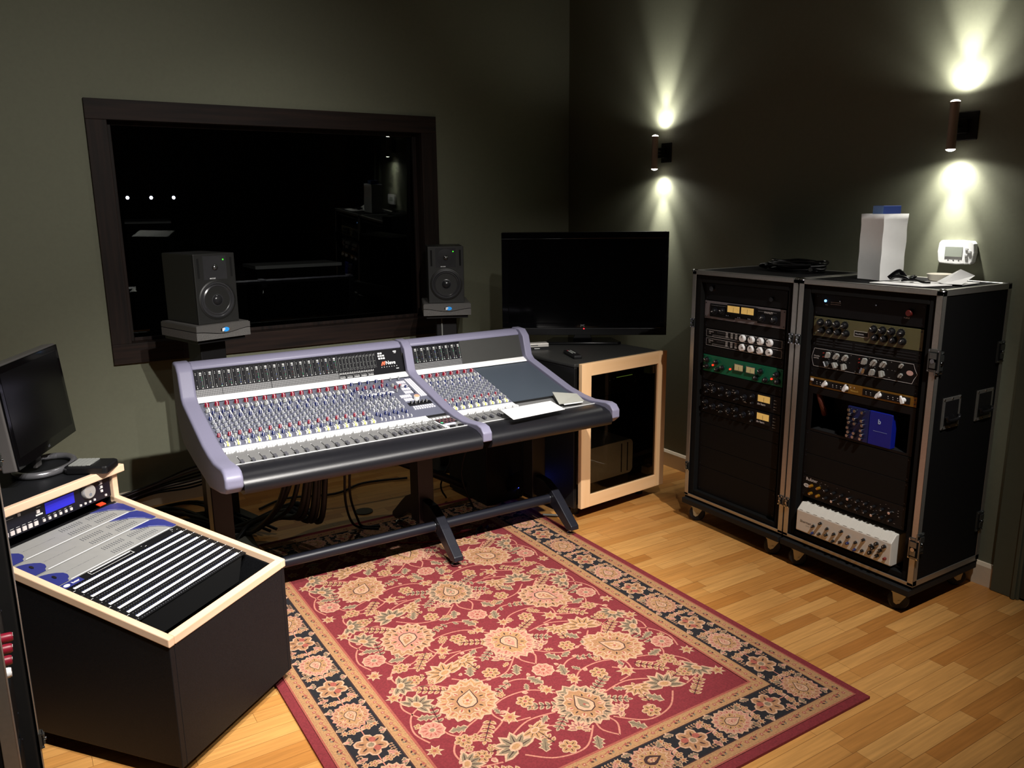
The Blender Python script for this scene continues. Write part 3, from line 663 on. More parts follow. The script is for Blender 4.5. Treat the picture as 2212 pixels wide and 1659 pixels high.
# rack 2
LEDB = mat('blue_white_led', (150, 200, 255), .4, emit=(120, 180, 255), estr=3)
t = unit(y2, 1.118, .088, 'tube_monitor_unit', 'black rack unit with a small pale blue lamp, topmost in the case under the bag', 'rack unit', PBLK)
b = MB(); b.lathe([(.005, 0), (.005, .004)], (.05, -.0002, .062), (0,-1,0), LEDB, 14); b.build('indicator_light', t)
b = MB()
for i in range(8):
    for j in range(2): b.quad(.075+.006*i, .079+.006*i, .058-.008*j, .0595-.008*j, -.0012, MARK)
b.quad(.05, .062, .045, .0465, -.0012, MARK); b.text('PURPLE', .007, .395, -.0012, .028, MARK); prints(t, b)
rk(t, .418, .05, .013, .014, mat('dark_red_knob', (84, 26, 22), .4), ptr=None)
for x, z in ((.12, .066), (.28, .066)): rk(t, x, z, .003, .006, CHROME, 'screw_head', ptr=None)
OLV = mat('rack_panel_olive', (92, 88, 58), .42, noise=.1, nscale=20)
t = unit(y2, 1.030, .083, 'dual_equalizer', 'olive grey equalizer with two groups of eight black knobs', 'rack unit', OLV)
for g in (0, 1):
    for i in range(4):
        rk(t, .034+.038*i+.242*g, .060, .012, .016, KBLK, skirt=PBLK); rk(t, .044+.038*i+.242*g, .028, .011, .020, KBLK, skirt=PBLK)
b = MB(); b.frame(.192, .256, .022, .044, -.0012, .0012, MARK); b.quad(.196, .252, .026, .040, -.0013, PBLK); b.text('MILLENNIA', .0075, .198, -.0015, .030, MARK)
for g in (0, 1):
    for i in range(4):
        for a in range(9):
            for (cx, cz) in ((.034+.038*i+.242*g, .060), (.044+.038*i+.242*g, .028)):
                an = R(-130+32*a); b.quad(cx+.0165*math.sin(an), cx+.0165*math.sin(an)+.0009, cz+.0165*math.cos(an), cz+.0165*math.cos(an)+.0009, -.0012, MARK)
prints(t, b)
t = unit(y2, .986, .043, 'vent_panel', 'black slotted vent panel between the olive equalizer and the preamp with pointer knobs', 'vent panel', PDK, dz=0)
b = MB()
for r_ in range(3):
    for i in range(5): b.box(.02+.09*i, .098+.09*i, -.001, -.0002, .008+.011*r_, .0135+.011*r_, KBLK)
b.build('vent_slot', t)
t = unit(y2, .898, .087, 'microphone_preamplifier', 'black preamp with twelve silver pointer knobs inside a white outline', 'rack unit', PBLK)
b = MB(); ol = [(.014, .006), (.452, .006), (.458, .022), (.470, .043), (.458, .064), (.452, .081), (.014, .081), (.008, .064), (-.002+.005, .043), (.008, .022)]
for i in range(len(ol)):
    (xa, za), (xb, zb_) = ol[i], ol[(i+1) % len(ol)]; d = Vector((xb-xa, zb_-za)).normalized(); nx, nz_ = -d.y*.0006, d.x*.0006
    b.add([(xa-nx, -.0012, za-nz_), (xb-nx, -.0012, zb_-nz_), (xb+nx, -.0012, zb_+nz_), (xa+nx, -.0012, za+nz_)], [(0, 1, 2, 3)], MARK)
b.text('Chandler', .008, .012, -.0013, .047, MARK); b.text('LIMITED', .007, .012, -.0013, .038, MARK)
for k in range(40):
    x = random.choice((.08, .26))+.13*random.random(); z_ = random.choice((.013, .043, .074)); b.quad(x, x+.004, z_, z_+.0008, -.0013, MARK)
b.disc(.44, .045, .014, -.0013, mat('badge_pink', (206, 168, 160), .5), 18, 1, .7)
prints(t, b)
PK = mat('pointer_knob_grey', (170, 170, 165), .35, metal=.3)
def pointer(t, x, z, m, s=1.):
    if m.name+'p' not in _kc:
        b = MB(); b.prism([(-.011, -.008), (-.006, -.013), (.006, -.013), (.011, -.008), (.009, .008), (.0, .013), (-.009, .008)], 'y', -.008, 0, m); b.box(-.004, .004, -.018, -.008, -.012, .012, m)
        o = b.build('knob', t, bevel=.001, seg=1); _kc[m.name+'p'] = o.data
    else: o = bpy.data.objects.new('knob', _kc[m.name+'p']); C.objects.link(o); o.parent = t
    o.location = (x, 0, z); o.rotation_euler = (0, random.choice((-.5, .3, .6, -.2, 2.6)), 0); o.scale = (s, s, s); return o
for g in (0, 1):
    for i in range(3):
        pointer(t, .082+.041*i+.168*g, .062, PK); pointer(t, .078+.041*i+.168*g, .024, CHROME if i == 0 else PK)
for z in (.068, .030): pointer(t, .405, z, PK, .7)
for x, z in ((.06, .066), (.06, .05), (.226, .066), (.226, .052), (.228, .03)): rk(t, x, z, .0022, .008, mat('toggle_red', (130, 40, 30), .4), 'toggle_switch', ptr=None)
t = unit(y2, .858, .040, 'blank_panel', 'plain black panel directly above the gold-faced unit', 'blank panel', PDK, dz=0)
GOLD = mat('rack_panel_gold', (134, 96, 30), .4, metal=.35, noise=.15, nscale=30)
t = unit(y2, .815, .042, 'gold_preamplifier', 'gold and black one-space preamp with four white chicken-head knobs', 'rack unit', GOLD)
b = MB(); b.box(.014, .186, -.0016, -.0004, .008, .034, PBLK).box(.252, .452, -.0016, -.0004, .008, .034, PBLK); b.build('dark_inlay', t)
for x in (.08, .178, .325, .427):
    if 'ck' not in _kc:
        b = MB(); b.lathe([(.010, 0), (.009, .012)], (0, 0, 0), (0,-1,0), WHT, 18); b.prism([(-.005, -.012), (.005, -.012), (.006, 0), (.001, .019), (-.001, .019), (-.006, 0)], 'y', -.019, -.010, WHT)
        o = b.build('knob', t, bevel=.001, seg=1); _kc['ck'] = o.data
    else: o = bpy.data.objects.new('knob', _kc['ck']); C.objects.link(o); o.parent = t
    o.location = (x, -.001, .021); o.rotation_euler = (0, random.uniform(-.5, .5), 0)
b = MB(); b.box(.0+.006, .02, -.003, 0, .024, .034, WHT)
for x in (.035, .052, .112, .13, .15, .265, .285, .36, .38, .40): b.quad(x, x+.004, .021, .024, -.0018, MARK); b.quad(x, x+.006, .014, .0152, -.0018, MARK)
b.text('Vintech', .012, .196, -.0012, .012, mat('print_gold', (226, 190, 96), .4)); b.quad(.196, .198, .026, .031, -.0012, MARK); b.quad(.212, .215, .026, .031, -.0012, MARK)
prints(t, b)
# open frame with the blue modules
t = unit(y2, .62, .195, 'module_rack_frame', 'mostly empty black module rack under the gold-faced unit', 'rack unit', PBLK, dz=0)
for o in list(t.children): bpy.data.objects.remove(o)
b = MB(); b.box(0, PW, 0, .003, .002, .012, PBLK).box(0, PW, 0, .003, .165, .193, PBLK).box(0, .02, 0, .003, .012, .165, PBLK).box(PW-.02, PW, 0, .003, .012, .165, PBLK)
b.build('front_panel', t); MB().box(.02, PW-.02, .15, .155, .002, .193, BLKM).box(.02, PW-.02, .003, .15, .185, .193, BLKM).box(.02, PW-.02, .003, .15, .002, .010, BLKM).build('chassis', t)
b = MB(); b.tube([(.035, .02, .17), (.05, .015, .14), (.055, .03, .10), (.04, .06, .07)], .012, mat('cable_brown_red', (80, 34, 22), .6)); tag(b.build('cable', t), 'brown-red cable inside the frame')
BLU = mat('module_blue', (14, 28, 140), .45, noise=.06)
BLUD = mat('module_blue_dark', (20, 30, 84), .4, noise=.1)
t = unit(y2, .632, .135, 'blue_module', 'blue audio module with a cluster of chrome knobs on its left', 'audio module', BLU, dz=0, lx=.25, ly=.026)
for o in list(t.children): bpy.data.objects.remove(o)
MB().box(0, .098, 0, .03, 0, .135, BLUD).build('knob_side', t, bevel=.001, seg=1); MB().box(.1, .198, 0, .03, 0, .135, BLU).build('front_panel', t, bevel=.001, seg=1)
for j, z in enumerate((.122, .104, .088, .070, .048, .030, .014)):
    for i, x in enumerate((.014, .040, .074)):
        if (i, j) in ((1, 1), (2, 1), (1, 4)): continue
        rk(t, x+.004*(j % 2), z, .0075, .016, CHROME, ptr=None)
b = MB(); b.text('b', .026, .138, -.0012, .09, mat('print_pale_blue', (170, 190, 235), .5), bold=.001); b.quad(.12, .18, .058, .059, -.0012, mat('print_pale_blue', (170, 190, 235), .5)); prints(t, b)
for z, h in ((.52, .100), (.42, .100)):
    unit(y2, z, h, 'blank_panel', 'black blank panel '+('directly under the blue module' if z > .5 else 'directly above the processor with an oval white logo'), 'blank panel', PDK, dz=0)
t = unit(y2, .322, .098, 'distortion_processor', 'black processor with an oval white logo at its left, above the white unit', 'rack unit', PBLK)
b = MB(); b.text('Rulster', .020, .018, -.0012, .076, MARK, bold=.0002); b.disc(.022, .052, .014, -.0012, MARK, 20, 1, .62); b.text('W', .014, .0145, -.0014, .047, PBLK)
for i in range(40):
    x = .07+.38*random.random(); z_ = .01+.075*random.random(); b.quad(x, x+.006*random.random()+.001, z_, z_+.001, -.0012, MARK)
prints(t, b)
AMB = mat('knob_amber', (170, 120, 30), .35, metal=.5)
for i in range(11):
    for j in range(2):
        rk(t, .05+.037*i, .058-.034*j, .007, .018, AMB if i < 2 else (CHROME if (i*3+j) % 5 == 0 else KBLK), ptr=MARK)
# white filter unit, a desktop box on the rack shelf
t = thing('filter_bank', 'white desktop filter unit with rows of small dark knobs', 'audio unit', Vector((RX, y2, .172))+Matrix.Rotation(-PI/2, 3, 'Z') @ Vector((.07, -.012, 0)), -PI/2)
WBX = mat('unit_white_enamel', (222, 218, 208), .4, noise=.03)
b = MB(); b.prism([(0, .006), (.012, 0), (.10, 0), (.10, .128), (.03, .128), (.0, .098)], 'x', 0, .445, WBX); b.build('body', t, bevel=.003)
b = MB()
for i in range(12): b.prism([(.001, .102), (.030, .1305), (.075, .1305), (.075, .127), (.028, .127)], 'x', .012+.036*i, .030+.036*i, WBX)
b.build('top_ridge', t)
TOPD = mat('unit_top_shadow_grey', (120, 108, 84), .6)
b = MB(); b.text('Sherman', .016, .02, -.0006, .048, MARKD); 
for i in range(9): b.quad(.05+.0035*i, .052+.0035*i, .038, .0395, -.0006, MARKD)
prints(t, b)
for i in range(9):
    rk(t, .09+.034*i+.0*i, .062+.012*((i*5) % 3-1), .0062, .014, KBLK, skirt=CHROME); rk(t, .088+.034*i, .026+.008*((i*7) % 3-1), .0062, .014, BLUE if i in (0, 5, 6) else KBLK, skirt=CHROME)
for x, z in ((.385, .078), (.418, .078), (.37, .055), (.402, .055), (.36, .03), (.392, .03)): rk(t, x, z, .0075, .014, KBLK, skirt=CHROME)
rk(t, .425, .03, .006, .012, mat('knob_dull_red', (120, 40, 36), .4), ptr=None)
unit(y2, .160, .012, 'rack_shelf', 'thin black shelf under the white filter unit', 'shelf', PBLK, dz=.2, ears=False)

# ------------------------------------------------------------------ things on the racks
ZT = 1.265
b = MB(); bw, bd, bh = .118, .122, .262; t_ = .001
b.M = Matrix()
t = thing('paper_bag', 'tall white paper bag standing open on the right rack', 'bag', (3.015, 1.931, ZT), R(-13))
NX, NY = 8, 12; vs_ = []; ring = [(-bw/2, 0), (0, -.002), (bw/2, 0), (bw/2+.0, bd*.5), (bw/2, bd), (0, bd+.002), (-bw/2, bd), (-bw/2+.006, bd*.5)]
for j in range(NY+1):
    z = bh*j/NY
    for (x, y) in ring:
        f = 1+.012*math.sin(j*.9+x*40)*(.4+.6*j/NY); vs_.append((x*f*(1+.03*j/NY), y+.0015*math.sin(j*1.3+x*30), z))
n = 8; fs = [(j*n+i, j*n+(i+1) % n, (j+1)*n+(i+1) % n, (j+1)*n+i) for j in range(NY) for i in range(n)]+[tuple(range(n))[::-1]]
b.add(vs_, fs, PAPER); o = b.build('bag_body', t, smooth=60); md = o.modifiers.new('s', 'SOLIDIFY'); md.thickness = .0012
t2 = thing('blue_box', 'blue card box sticking up out of the white paper bag', 'box', Vector((3.015, 1.931, ZT))+Matrix.Rotation(R(-13), 3, 'Z') @ Vector((.0, .03, .006)), R(-13))
BLC = mat('card_blue', (36, 62, 132), .5); BLC2 = mat('card_light_blue', (110, 140, 190), .5)
MB().box(-.040, .050, 0, .055, 0, .288, BLC).build('box_body', t2, bevel=.002)
MB().box(-.0405, -.0401, .0, .055, .2, .287, BLC2).build('panel_print', t2)
# tangled black cables on the left rack
b = MB()
for k in range(7):
    cx, cy = 3.10+.02*random.uniform(-1, 1), 2.47+.015*random.uniform(-1, 1); rx, ry = .055+.02*random.random(), .10+.05*random.random()
    b.tube([(cx+rx*math.cos(a*PI/5+k), cy+ry*math.sin(a*PI/5+k), ZT+.008+.006*k+.004*math.sin(a*2.3+k)) for a in range(11)], .0055, BLKG if k % 3 == 0 else BLK, n=7, sub=4)
for k in range(3): b.tube([(3.06+.03*k, 2.60, ZT+.01), (3.05+.03*k, 2.63+.01*k, ZT+.02), (3.03, 2.58, ZT+.03)], .007, BLK)
b.cyl((3.07, 2.36, ZT+.014), (3.03, 2.33, ZT+.018), .009, CHROME)
tag(b.build('cable_coil', smooth=60), 'tangled glossy black cables lying on top of the left rack', 'cable')
# papers, bowl and headset on right rack
sheet('paper_sheet', 'white papers under the black headset on the right rack', [(2.845, 1.91, ZT+.0005), (2.85, 1.70, ZT+.0005), (2.98, 1.66, ZT+.0005), (3.0, 1.88, ZT+.0005)], .003, PAPER)
sheet('paper_sheet', 'loose white paper behind the headset on the right rack', [(3.015, 1.80, ZT+.0005), (3.01, 1.64, ZT+.0005), (3.15, 1.65, ZT+.0005), (3.16, 1.82, ZT+.0005)], .002, PAPER)
b = MB(); b.add([(2.99, 1.70, ZT+.004), (3.0, 1.635, ZT+.005), (3.13, 1.66, ZT+.03), (3.08, 1.69, ZT+.055)], [(0, 1, 2, 3)], PAPER).add([(2.99, 1.70, ZT+.004), (3.08, 1.69, ZT+.055), (3.03, 1.75, ZT+.006)], [(0, 1, 2)], PAPER)
o = b.build('curled_paper'); md = o.modifiers.new('s', 'SOLIDIFY'); md.thickness = .001; tag(o, 'curled up white paper corner near the right end of the rack top', 'paper')
b = MB(); b.lathe([(.030, 0), (.043, .004), (.050, .026), (.052, .028), (.050, .0285), (.046, .024), (.038, .006), (.001, .005)], (3.10, 1.775, ZT+.0025), (0, 0, 1), mat('bowl_cream', (226, 220, 205), .5), 32, capend=False)
tag(b.build('shallow_bowl', smooth=60), 'shallow cream paper bowl behind the headset', 'bowl')
b = MB(); H_ = (2.945, 1.835, ZT+.0045)
b.tube([(H_[0]+.03*math.cos(a), H_[1]+.045*math.sin(a), H_[2]+.010+.012*abs(math.sin(a*1.5))) for a in [k*.55 for k in range(12)]], .007, BLKG, n=8, sub=4)
b.tube([(2.92, 1.88, H_[2]+.012), (2.94, 1.85, H_[2]+.04), (2.94, 1.82, H_[2]+.012)], .009, BLKG)
b.tube([(2.91, 1.82, H_[2]+.008), (2.93, 1.78, H_[2]+.012), (2.92, 1.74, H_[2]+.006), (2.93, 1.715, H_[2]+.006)], .004, BLKG)
tag(b.build('headset', smooth=60), 'small black headset coil on white papers beside the paper bag', 'headset')

# ------------------------------------------------------------------ wall lamps and thermostat
LAMP = mat('lamp_lens', (255, 250, 255), .3, emit=(255, 246, 236), estr=30)
BRZ = mat('sconce_brushed_bronze', (176, 156, 140), .42, metal=.45)
PLT = mat('sconce_dark_plate', (26, 22, 18), .4, metal=.4)
def sconce(label, y, scale=1.):
    t = thing('wall_sconce', label, 'wall lamp', (XR, y, 1.865), -PI/2); px = .018
    b = MB(); L_ = .075
    b.lathe([(.018, -.09), (.0175, -.088), (.0175, .088), (.018, .09)], (0, -L_, 0), (0, 0, 1), BRZ, 24, capend=False)
    b.lathe([(.0155, -.089), (.0155, .089)], (0, -L_, 0), (0, 0, 1), PLT, 24, capend=False); b.build('tube', t, smooth=50)
    b = MB(); b.box(px-.042, px+.042, -.006, 0, -.055, .055, PLT); b.build('wall_plate', t, bevel=.003)
    b = MB(); b.cyl((0, -.006, 0), (0, -L_+.018, 0), .012, PLT); b.box(-.028, .028, -.03, -.006, -.028, .028, PLT); b.build('arm', t, bevel=.002)
    for s_ in (-1, 1):
        b = MB(); b.lathe([(.001, s_*.0985), (.010, s_*.0965), (.0175, s_*.092), (.0165, s_*.088)], (0, -L_, 0), (0, 0, 1), LAMP, 20, capend=False); b.build('bulb', t, smooth=60)
        for w_, sz, bl, tx in ((3.5*scale, 164, .5, 0), (13*scale, 104, 1., .40), (46*scale, 46, 1., .13)):
            l = bpy.data.lights.new('sconce_light', 'SPOT'); l.energy = w_; l.spot_size = R(sz); l.spot_blend = bl; l.color = (1., .97, .89); l.shadow_soft_size = .012
            lo = bpy.data.objects.new('sconce_light', l); C.objects.link(lo); lo.location = (XR-L_, y, 1.865+s_*.112)
            tz = Vector((tx, 0, s_)); lo.rotation_euler = tz.to_track_quat('-Z', 'Y').to_euler()
    return t
sconce('small bronze up-and-down wall sconce between the television and the racks', 3.60, .8)
sconce('bronze up-and-down wall sconce above the thermostat', 1.868, 1.)
t = thing('thermostat', 'white thermostat with a grey display on the wall behind the right rack', 'thermostat', (XR, 1.83, 1.37), -PI/2)
sh = [(-.078, -.036), (-.07, -.046), (0, -.049), (.07, -.046), (.078, -.036), (.083, 0), (.078, .036), (.07, .046), (0, .049), (-.07, .046), (-.078, .036), (-.083, 0)]
sh = [(a*.92, b_) for a, b_ in sh]
MB().prism(sh, 'y', -.028, -.001, WHT).build('body', t, bevel=.004, seg=3)
MB().box(-.043, .028, -.0295, -.028, -.018, .022, mat('lcd_grey', (150, 156, 146), .3)).build('display', t)
for x, z in ((.045, .014), (.045, -.010), (.058, .004)):
    MB().box(x-.006, x+.006, -.031, -.028, z-.005, z+.005, mat('button_grey', (190, 190, 190), .5)).build('button', t, bevel=.001)
b = MB()
for x in (-.03, -.008, .014): b.quad(x, x+.006, -.034, -.031, -.0283, MARKD)
b.build('panel_print', t)

# ------------------------------------------------------------------ television, cabinet and what is on it
ca = R(5.5); CX, CY = 2.305, 3.105
cabt = thing('tv_cabinet', 'black cabinet with an ajar beech-framed glass door, under the television', 'cabinet', (CX, CY, 0), ca)
CABS = mat('cabinet_black_speckle', (26, 26, 26), .45, noise=.25, nscale=380, bump=.08)
b = MB(); W_, D_, Z0, Z1 = .60, .52, .055, .812
b.box(0, .02, 0, D_, Z0, Z1-.02, CABS).box(W_-.02, W_, 0, D_, Z0, Z1-.02, CABS).box(.02, W_-.02, D_-.012, D_, Z0, Z1-.02, BLKM).box(.02, W_-.02, 0, D_-.012, Z0, Z0+.02, CABS)
b.build('carcass', cabt, bevel=.004)
MB().box(-.004, W_+.004, -.004, D_+.004, Z1-.02, Z1, mat('cabinet_top_grey_black', (46, 46, 44), .5, noise=.3, nscale=380)).build('top', cabt, bevel=.006)
for x in (.06, W_-.06):
    for y in (.06, D_-.06): MB().cyl((x, y, .0005), (x, y, Z0), .022, BLK).build('foot', cabt)
dr = MB(); a_, b_, c_, d_ = -.005, .605, .072, .818; fw = .064
dr.box(a_, a_+fw, -.060, -.036, c_, d_, BEECHV).box(b_-fw, b_, -.060, -.036, c_, d_, BEECHV)
dr.box(a_+fw, b_-fw, -.060, -.036, c_, c_+fw, wood('beech_rail', (232, 188, 138), (240, 200, 154), 'x', .6, .4, .03)).box(a_+fw, b_-fw, -.060, -.036, d_-fw, d_, wood('beech_rail', (232, 188, 138), (240, 200, 154), 'x', .6, .4, .03))
dro = dr.build('door', cabt, bevel=.002)
GL2 = bpy.data.materials.new('smoked_cabinet_glass'); GL2.use_nodes = True; nt = GL2.node_tree; nt.nodes.clear()
o_ = nt.nodes.new('ShaderNodeOutputMaterial'); mxs = nt.nodes.new('ShaderNodeMixShader'); gl = nt.nodes.new('ShaderNodeBsdfGlossy'); tr = nt.nodes.new('ShaderNodeBsdfTransparent'); fz = nt.nodes.new('ShaderNodeFresnel')
tr.inputs[0].default_value = (.8, .82, .78, 1); gl.inputs['Roughness'].default_value = .01
nt.links.new(fz.outputs[0], mxs.inputs[0]); nt.links.new(tr.outputs[0], mxs.inputs[1]); nt.links.new(gl.outputs[0], mxs.inputs[2]); nt.links.new(mxs.outputs[0], o_.inputs[0])
MB().quad(a_+fw, b_-fw, c_+fw, d_-fw, -.049, GL2).build('door_glass', dro)
b = MB(); b.lathe([(.005, 0), (.005, .012), (.012, .016), (.013, .022), (.008, .026)], (a_+fw*.75, -.060, .585), (0, -1, 0), KBLK, 18); b.build('door_knob', dro, smooth=50)
for z in (.16, .72): MB().box(b_-.10, b_-.045, -.036, 0.01, z-.02, z+.02, ALU).build('hinge', cabt)
def cl(x, y, z): return Vector((CX, CY, 0))+Matrix.Rotation(ca, 3, 'Z') @ Vector((x, y, z))
t = thing('computer_tower', 'silver computer case lying behind the cabinet glass', 'computer', cl(.06, .03, Z0+.0205), ca)
r_ = .03; W2, H2 = .40, .19
def rr(x0, x1, z0, z1, r, k=5):
    o = []
    for cx, cz, a0 in ((x1-r, z0+r, -90), (x1-r, z1-r, 0), (x0+r, z1-r, 90), (x0+r, z0+r, 180)):
        for i in range(k+1): an = R(a0+90*i/k); o.append((cx+r*math.cos(an), cz+r*math.sin(an)))
    return o
SILV = mat('tower_silver', (200, 202, 196), .5, metal=.0, noise=.05)
MB().prism(rr(0, W2, .075, .075+H2, r_), 'y', .004, .40, SILV).build('body', t, bevel=.002)
MB().box(0.02, W2-.02, .02, .38, 0, .075, BLKM).build('base_unit', t)
b = MB(); b.box(.31, .315, .001, .004, .09, .25, MARKD).box(.355, .36, .001, .004, .09, .25, MARKD).box(.04, .06, .001, .004, .215, .235, BLUD); b.build('front_print', t)
t = thing('gear_reflection', 'dark box with a few lights, standing in for gear reflected at the top of the cabinet glass', 'rack unit', cl(.05, .06, .60), ca)  # box and marks added to imitate dim gear reflected in the door glass
MB().box(0, .5, 0, .3, 0, .12, PBLK).build('chassis', t, bevel=.002)
b = MB(); b.quad(.30, .42, .085, .088, -.001, mat('strip_green', (120, 150, 60), .5, emit=(130, 160, 60), estr=.3))
for x, z in ((.28, .08), (.25, .075), (.44, .07), (.445, .055), (.44, .045)): b.quad(x, x+.004, z, z+.004, -.001, MARK)
b.build('panel_print', t)
for x in (0.02, .50): MB().box(x-.02, x, .1, .12, -.20, .0, RAIL).build('support_rail', t)
# TV
ta = R(-36); TC = Vector((2.715, 3.585, 0))
t = thing('television', 'large black flat screen television on a swivel foot on the cabinet', 'television', (TC.x, TC.y, .8125), ta)
tw0, tw1, tz0, tz1 = -.452, .466, .048, .618
b = MB(); b.box(tw0, tw1, -.02, .045, tz0, tz1, BLK); b.box(tw0+.12, tw1-.12, .045, .085, tz0+.08, tz1-.12, BLKM); b.build('housing', t, bevel=.004)
b = MB(); B_ = .036
b.box(tw0, tw1, -.028, -.0205, tz1-B_, tz1, BLKG).box(tw0, tw1, -.028, -.0205, tz0+.040, tz0+.040+B_*.8, BLKG).box(tw0, tw0+B_, -.028, -.0205, tz0+.04+B_*.8, tz1-B_, BLKG).box(tw1-B_, tw1, -.028, -.0205, tz0+.04+B_*.8, tz1-B_, BLKG)
b.build('bezel', t, bevel=.0025, seg=3)
MB().box(tw0, tw1, -.026, -.0205, tz0, tz0+.039, mat('tv_speaker_strip', (22, 22, 24), .35)).build('speaker_strip', t, bevel=.002)
MB().box(tw0+B_, tw1-B_, -.0225, -.0205, tz0+.04+B_*.8, tz1-B_, mat('tv_screen_black', (5, 5, 6), .12)).build('screen', t)
b = MB(); b.text('JVC', .015, -.012, -.0285, tz0+.050, mat('tv_logo_silver', (180, 180, 180), .3, metal=.5), bold=.0002); b.build('logo', t)
b = MB(); b.lathe([(.0035, 0), (.003, .002)], (.007, -.026, tz0+.036), (0,-1,0), mat('red_standby', (255, 60, 60), .4, emit=(255, 40, 50), estr=3), 14); b.build('standby_light', t)
b = MB(); b.prism([(-.055, .015), (.055, .015), (.04, .07), (-.04, .07)], 'y', .0, .045, BLKG); b.build('neck', t, bevel=.003)
b = MB(); b.prism([(-.195, -.08), (.195, -.08), (.215, -.055), (.17, .10), (-.17, .10), (-.215, -.055)], 'z', 0, .016, BLKG); b.build('stand_base', t, bevel=.005, seg=3)
# remote, disc player
t = thing('tv_remote', 'black remote control lying before the television foot', 'remote control', (2.425, 3.285, .8125), R(72))
MB().box(-.09, .09, -.022, .022, 0, .018, BLK).build('body', t, bevel=.005, seg=3)
for i in range(6):
    for j in range(2): MB().box(-.02+.015*i, -.012+.015*i, -.010+.014*j, -.003+.014*j, .018, .020, RED if i+j == 6 else KGREY).build('button', t)
t = thing('disc_player', 'thin silver and white disc player left of the television foot', 'disc player', (2.36, 3.57, .8125), R(-20))
MB().box(-.09, .09, -.02, .03, 0, .014, KBLK).build('base', t); MB().box(-.09, .09, -.022, .03, .0145, .034, mat('silver_plastic', (200, 196, 190), .4, metal=.3)).build('front', t, bevel=.002)
b = MB(); b.quad(-.01, .03, .022, .026, -.0226, MARKD); b.quad(.01, .04, .005, .008, -.0205, MARK); b.build('panel_print', t)

